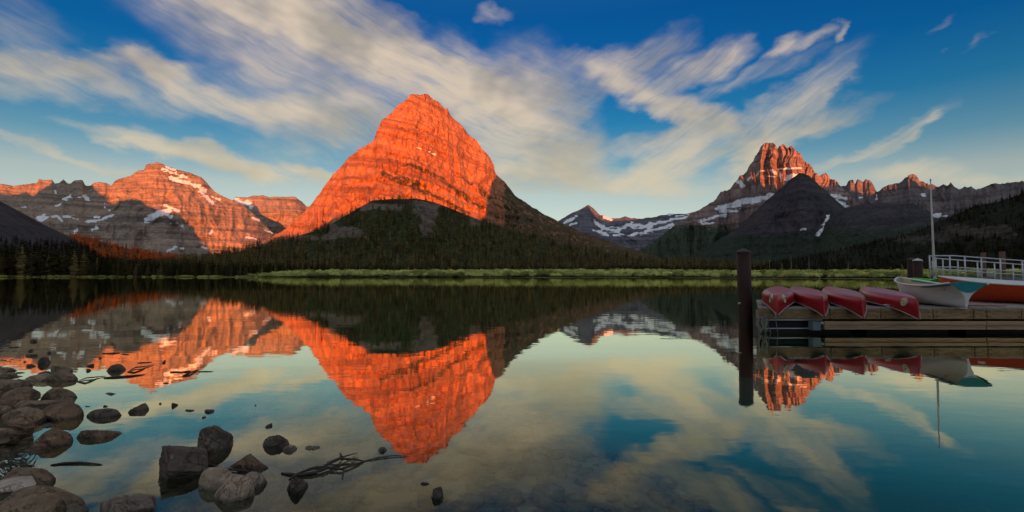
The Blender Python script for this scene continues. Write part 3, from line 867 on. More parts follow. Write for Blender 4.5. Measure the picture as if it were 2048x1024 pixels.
# the belt of trees on the flat far shore
def belt_h(px):
    return np.interp(px, [-200, 60, 200, 330, 460, 560, 760, 1000, 1300, 1480, 1700, 2100], [34, 32, 27, 19, 17, 15, 13.5, 12.5, 11.5, 10, 9.0, 8.5])


def belt_z(far):
    return 0.05 + np.clip(far, 0, 60) * 0.012 + np.clip(far - 60, 0, 600) * 0.012


SETBACK_K = [(-300, 6), (250, 8), (500, 12), (560, 30), (800, 42), (1300, 44), (1800, 40), (2400, 40)]
n = 5200
bpx = rng.uniform(-90, 2150, n)
setb = np.interp(bpx, [k[0] for k in SETBACK_K], [k[1] for k in SETBACK_K])
bfar = setb + 8 + rng.uniform(0, 1, n) ** 0.8 * 300
br = shore_r(bpx) + bfar
baz = np.arctan((bpx - 1024) / FPX)
P = np.stack([br * np.sin(baz), br * np.cos(baz), belt_z(bfar)], -1)
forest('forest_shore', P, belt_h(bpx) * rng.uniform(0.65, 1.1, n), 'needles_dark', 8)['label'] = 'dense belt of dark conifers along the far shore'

# the front row: single trees one can tell apart
PROTO = []
for s, sl, mt in ((11, .15, 'needles'), (12, .19, 'needles_olive'), (13, .13, 'needles'), (14, .17, 'needles_olive'), (15, .21, 'needles'), (16, .11, 'needles')):
    tv, tf = conifer(13, 7, s, sl)
    cm = np_mesh('crown', tv, tf, M[mt], False, {'tint': np.zeros(len(tv))})
    qv, qf = trunk_tris()
    tm = np_mesh('trunk', qv, qf, M['bark'], True)
    PROTO.append((cm, tm))
ROWS = [(-40, 560, 96, 'tall dark spruce at the edge of the shore below the sunlit hill', 'front row of trees below the sunlit hill', 'spruce tree'),
        (560, 1130, 96, 'dark pine in the front row behind the willows below the central peak', 'front row of trees below the central peak', 'pine tree'),
        (1130, 1480, 50, 'dark pine in the front row between the central peak and the tall piling', 'front row of trees below the snowy range', 'pine tree'),
        (1500, 2060, 56, 'small dark fir in the front row behind the dock', 'front row of trees behind the dock', 'fir tree')]
for (a0, a1, cnt, lab, grp, cat) in ROWS:
    for k in range(cnt):
        p_ = a0 + (a1 - a0) * (k + random.uniform(0.05, 0.95)) / cnt
        fr_ = float(np.interp(p_, [q[0] for q in SETBACK_K], [q[1] for q in SETBACK_K])) + random.uniform(0, 9)
        r_ = float(shore_r(p_)) + fr_
        a_ = math.atan((p_ - 1024) / FPX)
        h_ = float(belt_h(p_)) * random.uniform(0.5, 1.02)
        e = empty(cat.replace(' ', '_'), (r_ * math.sin(a_), r_ * math.cos(a_), float(belt_z(fr_)) - 0.1), random.uniform(0, 6.28))
        e.scale = (h_ * random.uniform(.9, 1.2), h_ * random.uniform(.9, 1.2), h_)
        tag(e, lab, cat, grp)
        cm, tm = PROTO[random.randrange(len(PROTO))]
        obj('crown', cm, e)
        obj('trunk', tm, e)

# bare dead trees on the right shore
def snag(px, top, h_scale, label, branches):
    fr_ = 30.0
    r_ = float(shore_r(px)) + fr_
    a_ = math.atan((px - 1024) / FPX)
    x_, y_ = r_ * math.sin(a_), r_ * math.cos(a_)
    z0 = float(belt_z(fr_)) - 0.1
    h_ = at_depth(px, top, y_).z - z0
    e = empty('dead_tree', (x_, y_, z0), random.uniform(0, 6))
    tag(e, label, 'dead tree')
    n_ = 7
    V = []
    for (zz_, rr_) in ((0, .16), (h_ * .4, .13), (h_ * .8, .08), (h_, .03)):
        V += [(rr_ * math.cos(6.283 * k / n_) + zz_ * 0.01, rr_ * math.sin(6.283 * k / n_), zz_) for k in range(n_)]
    F = [(r0 * n_ + k, r0 * n_ + (k + 1) % n_, (r0 + 1) * n_ + (k + 1) % n_, (r0 + 1) * n_ + k) for r0 in range(3) for k in range(n_)]
    obj('trunk', py_mesh('trunk', V, F, M['snag'], True), e)
    for b in range(branches):
        zz_ = h_ * (0.15 + 0.75 * b / branches)
        L = (1 - b / branches) * 1.3 + 0.3
        a2 = b * 2.4
        ca, sa = math.cos(a2), math.sin(a2)
        V = [(0, 0, zz_ + .05), (0, 0, zz_ - .05), (-.04 * sa, .04 * ca, zz_), (L * ca, L * sa, zz_ - L * 0.15)]
        obj('branch', py_mesh('branch', V, [(0, 1, 3), (1, 2, 3), (2, 0, 3)], M['snag']), e)


snag(1539, 517, 1, 'pale bare dead trunk on the far shore just right of the tall piling', 0)
snag(1582, 510, 1, 'tallest pale bare dead trunk on the far shore, above the second canoe', 3)
snag(1618, 511, 1, 'grey dead tree with short bare branches, above the gap of the second and third canoe', 16)
snag(1696, 524, 1, 'low grey dead tree on the far shore above the fourth canoe', 7)


# willow bushes
def bush(n, seed):
    r = np.random.default_rng(seed)
    V, F = [], []
    lob = r.normal(0, 1, (7, 3)) * np.array([.55, .4, .0]) + np.array([0, 0, .45])
    lr = r.uniform(.35, .62, 7)
    k = r.integers(0, 7, n)
    d = r.normal(0, 1, (n, 3))
    d /= np.linalg.norm(d, axis=1)[:, None]
    d[:, 2] = np.abs(d[:, 2]) * .95 - .15
    c = lob[k] + d * lr[k][:, None] * r.uniform(.75, 1.05, n)[:, None]
    c[:, 2] = np.maximum(c[:, 2], 0.02)
    s = r.uniform(.10, .19, n)
    t1 = np.cross(d, r.normal(0, 1, (n, 3)))
    t1 /= np.linalg.norm(t1, axis=1)[:, None]
    t2 = np.cross(d, t1) + 0.4 * d
    A = c - t1 * s[:, None]
    B = c + t1 * s[:, None]
    Cc = c + t2 * s[:, None] * 1.6
    V = np.stack([A, B, Cc], 1).reshape(-1, 3)
    return V, np.arange(3 * n).reshape(-1, 3)


BV = [bush(430, s) for s in (1, 2, 3, 4)]
BM = [np_mesh('foliage', v, f, M['willow'], False, {'tint': np.zeros(len(v))}) for v, f in BV]


def willow_h(px):
    return np.interp(px, [480, 560, 640, 800, 1000, 1300, 1480, 1800, 2100], [2.8, 5.0, 6.4, 5.8, 6.0, 5.4, 4.2, 3.7, 3.2])


for k in range(150):
    p_ = 520 + (2060 - 520) * (k + random.uniform(0.1, 0.9)) / 150
    fr_ = random.uniform(5, 17)
    r_ = float(shore_r(p_)) + fr_
    a_ = math.atan((p_ - 1024) / FPX)
    h_ = float(willow_h(p_)) * random.uniform(0.6, 1.05)
    o = obj('willow_bush', BM[k % 4], None, (r_ * math.sin(a_), r_ * math.cos(a_), float(belt_z(fr_)) - 0.05), (0, 0, random.uniform(0, 6.28)))
    w_ = h_ * random.uniform(1.0, 1.5)
    o.scale = (w_, w_, h_)
    zone = 0 if p_ < 1000 else 1 if p_ < 1480 else 2
    tag(o, ['rounded light green willow bush on the shore below the central peak', 'light green willow bush on the shore left of the tall piling', 'low light green willow bush on the shore behind the canoes and boats'][zone], 'bush',
        ['willows below the central peak', 'willows left of the tall piling', 'willows behind the boats'][zone])
Vs, Fs, Ts, base = [], [], [], 0
for k in range(640):
    p_ = random.uniform(500, 2100) if k < 560 else random.uniform(-40, 520)
    fr_ = random.uniform(16, 46) if k < 560 else random.uniform(3, 8)
    r_ = float(shore_r(p_)) + fr_
    a_ = math.atan((p_ - 1024) / FPX)
    h_ = (float(willow_h(p_)) * random.uniform(0.8, 1.25)) if k < 560 else random.uniform(0.8, 2.0)
    v, f = BV[k % 4]
    w_ = h_ * random.uniform(1.1, 1.7)
    Vs.append(v * np.array([w_, w_, h_]) + np.array([r_ * math.sin(a_), r_ * math.cos(a_), float(belt_z(fr_)) - 0.05]))
    Fs.append(f + base)
    base += len(v)
    Ts.append(np.full(len(v), random.random()))
o = obj('shrubbery', np_mesh('shrubbery', np.vstack(Vs), np.vstack(Fs), M['willow'], False, {'tint': np.concatenate(Ts)}))
tag(o, 'light green willow thicket along the far shore', None, None, 'stuff')

# ------------------------------------------------------------------ foreground stones
import bmesh


def stone_mat(name, c1, c2, c3, rough=0.75):
    m, N = new_mat(name)
    g = N.n('ShaderNodeNewGeometry')
    tc = N.n('ShaderNodeTexCoord').outputs['Object']
    oi = N.n('ShaderNodeObjectInfo').outputs['Random']
    pos = N.n('ShaderNodeSeparateXYZ', ins={0: g.outputs['Position']})
    v = N.n('ShaderNodeVectorMath', operation='ADD', ins={0: tc}).outputs[0]
    sh = N.n('ShaderNodeCombineXYZ', ins={0: N.math('MULTIPLY', oi, 37.0), 1: N.math('MULTIPLY', oi, 11.0)}).outputs[0]
    N.link(sh, v.node.inputs[1])
    a = N.noise(v, 5.0, 6, 0.62)
    b = N.noise(v, 38.0, 5, 0.7)
    lay = N.noise(N.turned(v, (2.0, 2.0, 14), (0.5, 0.35, 0)), 1.5, 4, 0.6, 0.6)
    col = N.mix(N.mapr(a.outputs[0], 0.35, 0.66), c1, c2)
    col = N.mix(N.mapr(lay.outputs[0], 0.50, 0.64, 0, 0.7), col, c3)
    col = N.mix(N.mapr(b.outputs[0], 0.55, 0.75, 0, 0.55), col, c3)
    ck = N.noise(v, 4.5, 4, 0.6, 0.8)
    crack = N.mapr(N.math('ABSOLUTE', N.math('SUBTRACT', ck.outputs[0], 0.5)), 0.002, 0.014, 0.4, 0.0)
    col = N.mix(crack, col, tuple(c * 0.3 for c in c3))
    pale = N.noise(v, 14.0, 4, 0.7)
    col = N.mix(N.mapr(pale.outputs[0], 0.58, 0.72, 0, 0.55), col, tuple(min(1, c * 2.0) for c in c2))
    wn = N.math('ADD', pos.outputs[2], N.math('MULTIPLY', N.math('SUBTRACT', a.outputs[0], 0.5), 0.03))
    wet = N.mapr(wn, 0.012, 0.035, 1.0, 0.0)
    col = N.mix(N.math('MULTIPLY', wet, 0.65), col, tuple(c * 0.25 for c in c1))
    ro = N.mapr(wet, 0, 1, rough, 0.32)
    h = N.math('ADD', N.math('MULTIPLY', a.outputs[0], 0.6), N.math('ADD', N.math('MULTIPLY', b.outputs[0], 0.25), N.math('MULTIPLY', lay.outputs[0], 0.5)))
    h = N.math('SUBTRACT', h, N.math('MULTIPLY', crack, 0.6))
    finish(N, col, ro, h, 1.0, 0.06, 0.35)
    return m


M['st_dark'] = stone_mat('dark_slate_stone', (0.0618, 0.0485, 0.0372), (0.1500, 0.1153, 0.0857), (0.0262, 0.0204, 0.0157))
M['st_brown'] = stone_mat('rust_brown_stone', (0.1225, 0.0742, 0.0441), (0.2650, 0.1662, 0.1021), (0.0406, 0.0260, 0.0170))
M['st_olive'] = stone_mat('olive_brown_stone', (0.1379, 0.0963, 0.0594), (0.2726, 0.1938, 0.1205), (0.0461, 0.0326, 0.0208))
M['st_tan'] = stone_mat('tan_stone', (0.287, 0.216, 0.153), (0.418, 0.320, 0.227), (0.131, 0.093, 0.068))
M['st_grey'] = stone_mat('grey_stone', (0.1253, 0.1014, 0.0802), (0.2744, 0.2215, 0.1708), (0.0442, 0.0356, 0.0281))
M['st_pale'] = stone_mat('pale_stone', (0.392, 0.345, 0.284), (0.549, 0.481, 0.397), (0.209, 0.173, 0.136))


def ico(sub):
    bm = bmesh.new()
    bmesh.ops.create_icosphere(bm, subdivisions=sub, radius=1.0)
    V = np.array([v.co[:] for v in bm.verts])
    F = np.array([[v.index for v in f.verts] for f in bm.faces])
    bm.free()
    return V, F


ICO = {s: ico(s) for s in (1, 2, 3, 4, 5)}


def stone_shape(shape, seed, sub=4):
    """rock of unit half size: a sphere cut by the planes of a skewed block, then chipped and roughened"""
    r = np.random.default_rng(seed)
    V, F = ICO[sub]
    V = V.copy()
    blocky = shape in ('angular', 'slab', 'wedge')
    V = V * (1 + (0.10 if blocky else 0.16) * fbm(V[:, 0] * 1.2 + seed, V[:, 1] * 1.2, V[:, 2] * 1.2, octs=2, seed=seed))[:, None]
    planes = []
    if blocky:
        mx = np.abs(V).max(axis=1)[:, None]
        V = V / mx ** 0.82                                   # towards a box
        V = V * np.array([1.0, 1.0, {'angular': .95, 'slab': .8, 'wedge': .9}[shape]])
        V[:, 0] += r.normal(0, .22) * V[:, 2]                # leaning sides
        V[:, 1] += r.normal(0, .22) * V[:, 2]
        V[:, 2] += r.normal(0, .20) * V[:, 0] + (r.normal(0, .12) - .10) * V[:, 1]     # tilted top
        th = r.uniform(-.9, .9)
        V = V @ np.array([[math.cos(th), math.sin(th), 0], [-math.sin(th), math.cos(th), 0], [0, 0, 1]])
        for k in range(9):
            n = r.normal(0, 1, 3)
            n[2] = abs(n[2]) * .8
            planes.append((n / np.linalg.norm(n), r.uniform(.72, 1.05)))
        if shape == 'wedge':
            n = np.array([r.choice((-1, 1)) * .7, r.normal(0, .2), .8])
            planes.append((n / np.linalg.norm(n), .30))
            n = np.array([-n[0], .1, 1.0])
            planes.append((n / np.linalg.norm(n), .55))
    else:
        for k in range(7):
            n = r.normal(0, 1, 3)
            planes.append((n / np.linalg.norm(n), r.uniform(.74, .95)))
    for n, d in planes:
        ex = V @ n - d
        V = V - np.where(ex > 0, ex, 0)[:, None] * n * (0.97 if blocky else 0.8)
    if shape == 'dome':
        V[:, :2] *= (1 - 0.22 * np.clip(V[:, 2], -1, 1))[:, None]
    L = np.linalg.norm(V, axis=1)[:, None]
    U = V / L
    Q, _ = np.linalg.qr(r.normal(0, 1, (3, 3)))
    U0, U = U, U @ Q
    rg = fbm(U[:, 0] * 2.2 + seed, U[:, 1] * 2.2, U[:, 2] * 3.2, octs=5, seed=seed + 7, gain=.55)
    ck = fbm(U[:, 0] * 1.6, U[:, 1] * 1.6 + seed, U[:, 2] * 3.6, octs=4, seed=seed + 9, ridged=True)
    V = V + U0 * ((0.055 if blocky else 0.045) * rg - (0.05 if blocky else 0.025) * np.clip(ck - .25, 0, 1))[:, None]
    V[:, 0] /= np.abs(V[:, 0]).max()
    V[:, 1] /= np.abs(V[:, 1]).max()
    V[:, 2] = (V[:, 2] - V[:, 2].min()) / (V[:, 2].max() - V[:, 2].min()) * 2 - 1
    return V, F


BED = lambda x, y: float(-0.10 - 0.045 * max(-float(near_land(np.array(x), np.array(y))), 0) ** 1.15 - 0.004 * max(math.hypot(x, y) - 6, 0) ** 1.5 - 0.16 * max(x + 0.25 * y - 1.6, 0))


def stone(cx, yb, w, h, shape, mat, label, name='rock', rz=0.0, dr=0.7, lift=0.0, seed=None, group=None):
    if w < 50 and lift == 0:          # traced with its mirror image: keep the part above the water
        yb, h = yb - 0.32 * h, 0.66 * h
    X, Y = ground_at(cx, yb, lift)
    k = Y / FPX / _cp
    Wd, Ha = w * k, h * k
    dp = Wd * dr * (1.2 if shape != 'slab' else 1.0)
    a = math.atan((yb - 551) / FPX)
    Hh = max(0.25 * Ha, (Ha - 0.42 * dp * math.sin(a)) / math.cos(a))
    X, Y = X * (1 + 0.40 * dp / Y), Y + 0.40 * dp
    bot = lift - 0.3 * Hh if lift > 0.02 else min(BED(X, Y), -0.05) - 0.03
    seed = seed if seed is not None else int(cx * 7 + yb)
    V, F = stone_shape(shape, seed, 5 if w > 90 else 4 if w > 30 else 3 if w > 14 else 2)
    half = (Hh + lift - bot) / 2
    V = V * np.array([Wd / 2, dp / 2, half])
    c, s = math.cos(rz), math.sin(rz)
    V = np.stack([V[:, 0] * c - V[:, 1] * s, V[:, 0] * s + V[:, 1] * c, V[:, 2] + half], -1)
    me = np_mesh(name, V, F, M[mat], True)
    me.set_sharp_from_angle(angle=R(24))
    o = obj(name, me, None, (X, Y, bot))
    return tag(o, label, 'rock', group)


S = stone
# big ones in the lower left
S(366, 962, 112, 72, 'angular', 'st_dark', 'largest dark angular boulder standing in the shallows left of two tan stones', dr=1.0, seed=402)
S(428, 906, 66, 56, 'angular', 'st_dark', 'tall flat topped dark block right behind the largest boulder', dr=1.15, seed=31)
S(507, 938, 112, 34, 'wedge', 'st_brown', 'long jagged brown rock with a pointed right end behind the tan stones', dr=.5, seed=55)
S(433, 978, 68, 42, 'round', 'st_tan', 'rounded grey and brown stone touching the right side of the largest boulder', dr=.75, seed=61)
S(471, 1004, 82, 48, 'round', 'st_tan', 'pale tan egg shaped stone in front of the other stones at the bottom', dr=.8, seed=62)
S(507, 978, 72, 32, 'round', 'st_grey', 'low grey flat stone tucked behind the pale tan egg shaped one', dr=.8, seed=63)
S(260, 1040, 132, 48, 'angular', 'st_grey', 'dark grey fractured boulder cut off by the bottom edge below the largest boulder', dr=.7, seed=64)
S(595, 982, 54, 32, 'angular', 'st_dark', 'small faceted dark rock below the driftwood branch', dr=.75, seed=65)
S(553, 895, 62, 23, 'round', 'st_dark', 'wet black oblong rock behind a bluish round stone', dr=.5, seed=66)
S(581, 912, 46, 22, 'dome', 'st_grey', 'smooth bluish domed stone just above the driftwood branch', dr=.7, seed=67)
S(628, 905, 46, 14, 'round', 'st_grey', 'flat smooth oval stone right of the bluish domed stone', dr=.6, seed=68)
S(536, 858, 34, 11, 'slab', 'st_dark', 'small dark slab alone in the water above the wet black oblong rock', dr=.6, seed=69)
S(516, 901, 13, 4, 'round', 'st_grey', 'small pebble at the left end of the wet black rock', dr=.7)
S(764, 911, 40, 16, 'round', 'st_dark', 'smooth dark stone at the tip of the driftwood branch', dr=.6, seed=70)
S(852, 972, 36, 9, 'slab', 'st_dark', 'thin dark slab just breaking the surface near the bottom middle', dr=.5, seed=71)
S(877, 1008, 46, 34, 'angular', 'st_dark', 'mossy black triangular rock at the bottom middle, rightmost of the stones', dr=.6, seed=72)
S(511, 813, 11, 4, 'angular', 'st_dark', 'tiny dark stone far out in the water above the small dark slab', dr=.6)
# stones off the beach
S(199, 878, 98, 20, 'slab', 'st_brown', 'flat topped reddish brown slab lying in the water off the beach', dr=.5, seed=80)
S(107, 896, 70, 36, 'dome', 'st_brown', 'brown domed rock mirrored in the water below the flat reddish slab', dr=.7, seed=81)
S(209, 836, 70, 18, 'round', 'st_dark', 'smooth dark oval stone right of the big brown beach rock', dr=.45, seed=82)
S(281, 834, 45, 26, 'wedge', 'st_dark', 'dark triangular stone alone in the blue water', dr=.7, seed=83)
S(352, 817, 29, 14, 'angular', 'st_dark', 'broken dark rock right of the triangular stone', dr=.6, seed=84)
S(319, 811, 14, 6, 'angular', 'st_dark', 'tiny dark stone between the triangular stone and the broken rock', dr=.6)
S(378, 825, 24, 6, 'slab', 'st_dark', 'thin dark sliver of rock just right of the broken rock', dr=.5)
S(419, 828, 32, 10, 'slab', 'st_grey', 'flat grey stone right of the thin dark sliver', dr=.6, seed=85)
S(408, 838, 15, 6, 'angular', 'st_dark', 'tiny black stone just below the flat grey stone', dr=.6)
S(331, 769, 16, 5, 'round', 'st_dark', 'tiny round stone in the reflected summit of the left mountain', dr=.6)
S(304, 788, 14, 3, 'slab', 'st_dark', 'thinnest tiny stone below the reflected left mountain', dr=.6)
S(225, 793, 38, 8, 'angular', 'st_dark', 'low knobbly dark stone above two slivers off the beach', dr=.5)
S(177, 815, 17, 4, 'slab', 'st_dark', 'left of the two small slivers above the smooth oval stone', dr=.5)
S(212, 816, 22, 6, 'slab', 'st_dark', 'right of the two small slivers above the smooth oval stone', dr=.5)
S(232, 750, 38, 22, 'round', 'st_dark', 'round dark stone in the orange reflection beside a floating log', dr=.7, seed=86)
S(179, 736, 26, 9, 'slab', 'st_dark', 'tilted dark flat stone left of the round stone, upper of a pair', dr=.6)
S(177, 746, 20, 9, 'angular', 'st_dark', 'small dark stone under the tilted flat one, lower of a pair', dr=.6)
S(201, 719, 11, 5, 'angular', 'st_dark', 'tiny stone in the orange reflection above the pair of small stones', dr=.6)
# the heap on the beach, from far to near
S(16, 687, 14, 8, 'round', 'st_dark', 'farthest small dark stone at the left edge', dr=.6)
S(66, 687, 23, 9, 'slab', 'st_dark', 'farthest oblong dark stone off the beach', dr=.5)
S(60, 706, 20, 8, 'wedge', 'st_dark', 'pointed black stone leaning over a flat one near the far end of the beach', dr=.6)
S(60, 716, 32, 8, 'slab', 'st_dark', 'flat black stone under the pointed one near the far end of the beach', dr=.5)
S(99, 710, 12, 8, 'round', 'st_dark', 'small round black stone alone right of the pointed one', dr=.7)
S(92, 736, 30, 24, 'wedge', 'st_dark', 'black peaked boulder at the far end of the stone heap', dr=.7, seed=90)
S(52, 726, 18, 5, 'slab', 'st_dark', 'small flat stone left of the black peaked boulder, upper of two', dr=.5)
S(61, 737, 27, 9, 'slab', 'st_dark', 'larger flat stone left of the black peaked boulder, lower of two', dr=.5)
S(44, 749, 28, 5, 'slab', 'st_olive', 'very flat stone in the water gap at the left', dr=.5)
S(12, 746, 42, 12, 'slab', 'st_olive', 'topmost slab of the pile at the left edge', dr=.6, lift=.03)
S(125, 747, 54, 16, 'slab', 'st_olive', 'dark slab with a split end below the black peaked boulder', dr=.6, seed=91)
S(90, 752, 32, 10, 'slab', 'st_dark', 'small slab wedged between two larger slabs', dr=.6)
S(128, 764, 70, 21, 'slab', 'st_olive', 'long smooth olive slab reaching right into the water', dr=.5, seed=92)
S(74, 764, 50, 17, 'angular', 'st_tan', 'rough pebbly grey rock left of the long smooth slab', dr=.7, seed=93)
S(15, 760, 58, 15, 'slab', 'st_olive', 'second slab of the pile at the left edge', dr=.6, lift=.04)
S(22, 778, 74, 20, 'slab', 'st_olive', 'long low slab at the left edge with a rubbly right end', dr=.6, lift=.02, seed=94)
S(42, 806, 70, 30, 'dome', 'st_olive', 'smooth rounded olive boulder behind an angular brown one', dr=.7, lift=.03, seed=95)
S(34, 814, 62, 26, 'angular', 'st_brown', 'angular brown rock resting against the smooth rounded boulder', dr=.6, lift=.05, seed=96)
S(112, 802, 74, 27, 'angular', 'st_olive', 'two humped dark olive rock at the water edge of the heap', dr=.6, seed=97)
S(132, 812, 54, 18, 'slab', 'st_olive', 'low rock under the two humped one', dr=.6, seed=98)
S(84, 820, 112, 18, 'slab', 'st_olive', 'long pale grey slab lying across the heap', dr=.4, lift=.05, seed=99)
S(48, 846, 84, 32, 'round', 'st_olive', 'wide rounded dark rock left of the big brown one', dr=.6, lift=.02, seed=100)
S(2, 838, 40, 26, 'round', 'st_olive', 'dark round rock half out of the picture beside the wide rounded one', dr=.6, lift=.03, seed=110)
S(127, 842, 94, 34, 'angular', 'st_brown', 'big cracked brown rock at the water edge of the heap', dr=.6, seed=101)
S(96, 860, 42, 14, 'round', 'st_grey', 'small pale grey lens shaped stone below the big brown rock', dr=.7, seed=102)
S(34, 874, 88, 38, 'slab', 'st_brown', 'layered brown rock with split faces at the left edge', dr=.6, lift=.02, seed=103)
S(4, 884, 64, 26, 'slab', 'st_olive', 'grooved olive rock at the left edge below the layered brown one', dr=.6, lift=.04, seed=104)
S(46, 986, 108, 48, 'dome', 'st_olive', 'dark greenish sloping rock behind the pale one at the lower left', dr=.6, seed=105)
S(28, 986, 78, 26, 'round', 'st_pale', 'pale rounded stone at the lower left edge', dr=.7, lift=.10, seed=106)
S(62, 1052, 190, 72, 'dome', 'st_olive', 'large mossy brown boulder filling the lower left corner', dr=.55, lift=.02, seed=107)
S(152, 1042, 62, 34, 'angular', 'st_dark', 'dark rock against the right side of the mossy corner boulder', dr=.7, seed=108)

# loose small stones on the beach and the stones of the lake bed
def scatter(name, pts, size, mat, seed, label):
    r = np.random.default_rng(seed)
    shp = [stone_shape('round', 200 + k, 1) for k in range(4)] + [stone_shape('angular', 300 + k, 1) for k in range(4)]
    Vs, Fs, b = [], [], 0
    for (x, y, z), s in zip(pts, size):
        V, F = shp[r.integers(0, 8)]
        a = r.uniform(0, 6.28)
        V = V * np.array([s, s * r.uniform(.55, .9), s * r.uniform(.25, .5)])
        V = np.stack([V[:, 0] * math.cos(a) - V[:, 1] * math.sin(a), V[:, 0] * math.sin(a) + V[:, 1] * math.cos(a), V[:, 2]], -1) + np.array([x, y, z])
        Vs.append(V)
        Fs.append(F + b)
        b += len(V)
    o = obj(name, np_mesh(name, np.vstack(Vs), np.vstack(Fs), M[mat], True))
    return tag(o, label, None, None, 'stuff')


pts, siz = [], []
while len(pts) < 1900:
    y = random.uniform(2.6, 11)
    x = random.uniform(-1.1, 1.1) * y
    nlv = float(near_land(np.array(x), np.array(y)))
    if nlv > 0.1 or BED(x, y) < -0.62 or random.random() > math.exp(-0.10 * max(y - 3, 0)):
        continue
    s_ = random.uniform(0.03, 0.10) if random.random() < .7 else random.uniform(.1, .19)
    pts.append((x, y, min(BED(x, y) + 0.01, -0.035 - s_ * .3)))
    siz.append(s_)
scatter('lakebed_stones', pts, siz, 'st_olive', 5, 'brown stones lying on the shallow lake bed')
pts, siz = [], []
while len(pts) < 2600:
    y = random.uniform(2.8, 13)
    x = -0.985 * y + random.uniform(-2.2, 0.4)
    nlv = float(near_land(np.array(x), np.array(y)))
    if nlv < -0.35:
        continue
    pts.append((x, y, 0.02 + 0.09 * max(nlv, 0) - (0.05 if nlv < 0 else 0)))
    siz.append(random.uniform(0.025, 0.11))
scatter('gravel', pts, siz, 'st_olive', 6, 'loose gravel between the beach stones at the left edge')

# ------------------------------------------------------------------ driftwood
m, N = new_mat('wet_black_driftwood')
tc = N.n('ShaderNodeTexCoord').outputs['Object']
wn = N.noise(N.scaled(tc, (30, 30, 30)), 1.0, 4, 0.6)
finish(N, N.mix(wn.outputs[0], (0.012, 0.010, 0.008), (0.05, 0.038, 0.028)), 0.55, wn.outputs[0], 0.5, 0.01, 0.35)
M['drift'] = m


def tube(pts, rads, n=8, caps=True):
    """tube along world points -> verts, faces"""
    V, F = [], []
    pts = [Vector(p) for p in pts]
    for i, p in enumerate(pts):
        d = (pts[min(i + 1, len(pts) - 1)] - pts[max(i - 1, 0)]).normalized()
        up = Vector((0, 0, 1)) if abs(d.z) < 0.9 else Vector((1, 0, 0))
        a = d.cross(up).normalized()
        b = a.cross(d).normalized()
        for k in range(n):
            t = 2 * math.pi * k / n
            V.append(p + (a * math.cos(t) + b * math.sin(t)) * rads[i])
    for i in range(len(pts) - 1):
        for k in range(n):
            F.append((i * n + k, i * n + (k + 1) % n, (i + 1) * n + (k + 1) % n, (i + 1) * n + k))
    if caps:
        F.append(tuple(range(n - 1, -1, -1)))
        F.append(tuple(range((len(pts) - 1) * n, len(pts) * n)))
    return V, F


def part(name, V, F, mat, parent, smooth=False):
    """mesh given in world coordinates, hung under a parent that is only moved"""
    L = Vector(parent.location) if parent is not None else Vector((0, 0, 0))
    return obj(name, py_mesh(name, [Vector(v) - L for v in V], F, M[mat], smooth), parent)


def smooth_line(ps, k=3):
    out = []
    for i in range(len(ps) - 1):
        for j in range(k):
            t = j / k
            out.append(tuple(a + (b - a) * t for a, b in zip(ps[i], ps[i + 1])))
    out.append(tuple(ps[-1]))
    return out


def wood(pxs, rpx, z=0.004, lift=0.0, wob=0.15, seed=1):
    r = random.Random(seed)
    pts, rad = [], []
    P_ = smooth_line(pxs, 3)
    for i, (a, b) in enumerate(P_):
        t = i / (len(P_) - 1)
        zz = z + 0.5 * lift * math.sin(math.pi * t)
        X, Y = ground_at(a, b, zz)
        k = Y / FPX
        pts.append((X + r.uniform(-wob, wob) * rpx * k, Y + r.uniform(-wob, wob) * rpx * k, zz))
        rad.append(rpx * k * (0.55 + 0.6 * math.sin(math.pi * min(1, t * .8 + .2))) * r.uniform(.85, 1.15))
    rad[-1] *= 0.4
    return tube(pts, rad)


def driftwood(name, label, lines, z=0.004):
    c = lines[0][1][0]
    X, Y = ground_at(c[0], c[1], 0)
    if len(lines) == 1:
        nm, pxs, rp, lf = lines[0]
        V, F = wood(pxs, rp, z, lf, seed=int(c[0]))
        L = Vector((X, Y, 0))
        o = obj(name, py_mesh(name, [Vector(v) - L for v in V], F, M['drift'], True), None, (X, Y, 0))
        return tag(o, label, 'driftwood')
    e = empty(name, (X, Y, 0))
    tag(e, label, 'driftwood')
    for i, (nm, pxs, rp, lf) in enumerate(lines):
        V, F = wood(pxs, rp, z, lf, seed=i + 3)
        part(nm, V, F, 'drift', e, True)
    return e


driftwood('driftwood_branch', 'forked black driftwood branch floating at the bottom middle', [
    ('stem', [(564, 947), (601, 950), (630, 945), (656, 935), (682, 938), (711, 929), (729, 922)], 2.6, .03),
    ('stem', [(579, 958), (601, 945), (624, 937), (647, 934), (663, 924), (682, 917), (711, 919), (729, 922)], 2.6, .06),
    ('twig', [(653, 926), (685, 914), (716, 905)], 1.4, .05), ('twig', [(680, 906), (687, 918)], 1.6, .02), ('twig', [(688, 938), (684, 958)], 1.7, .01),
    ('twig', [(660, 935), (676, 930), (684, 920)], 1.3, .03), ('twig', [(700, 921), (718, 913)], 1.0, .02), ('twig', [(729, 922), (763, 914), (788, 911), (820, 913)], 1.1, .01)])
driftwood('stick', 'thin bent stick floating alone left of the largest boulder', [('stick', [(102, 930), (130, 926), (160, 925), (185, 927), (206, 929)], 2.0, .01)])
driftwood('stick', 'dark stick lying between the largest boulder and the long jagged rock', [('stick', [(418, 930), (440, 935), (470, 940), (500, 942)], 2.2, .02)])
driftwood('log', 'slim dark log floating below the round stone in the orange reflection', [('log', [(208, 756), (235, 754), (262, 752), (290, 749)], 1.9, .01)])
driftwood('driftwood_twig', 'looped black twig floating in the orange reflection right of the round stone', [
    ('twig', [(256, 744), (270, 735), (290, 733), (306, 730)], 1.0, .03), ('twig', [(256, 744), (268, 745), (282, 740), (296, 733)], 1.0, .01)])
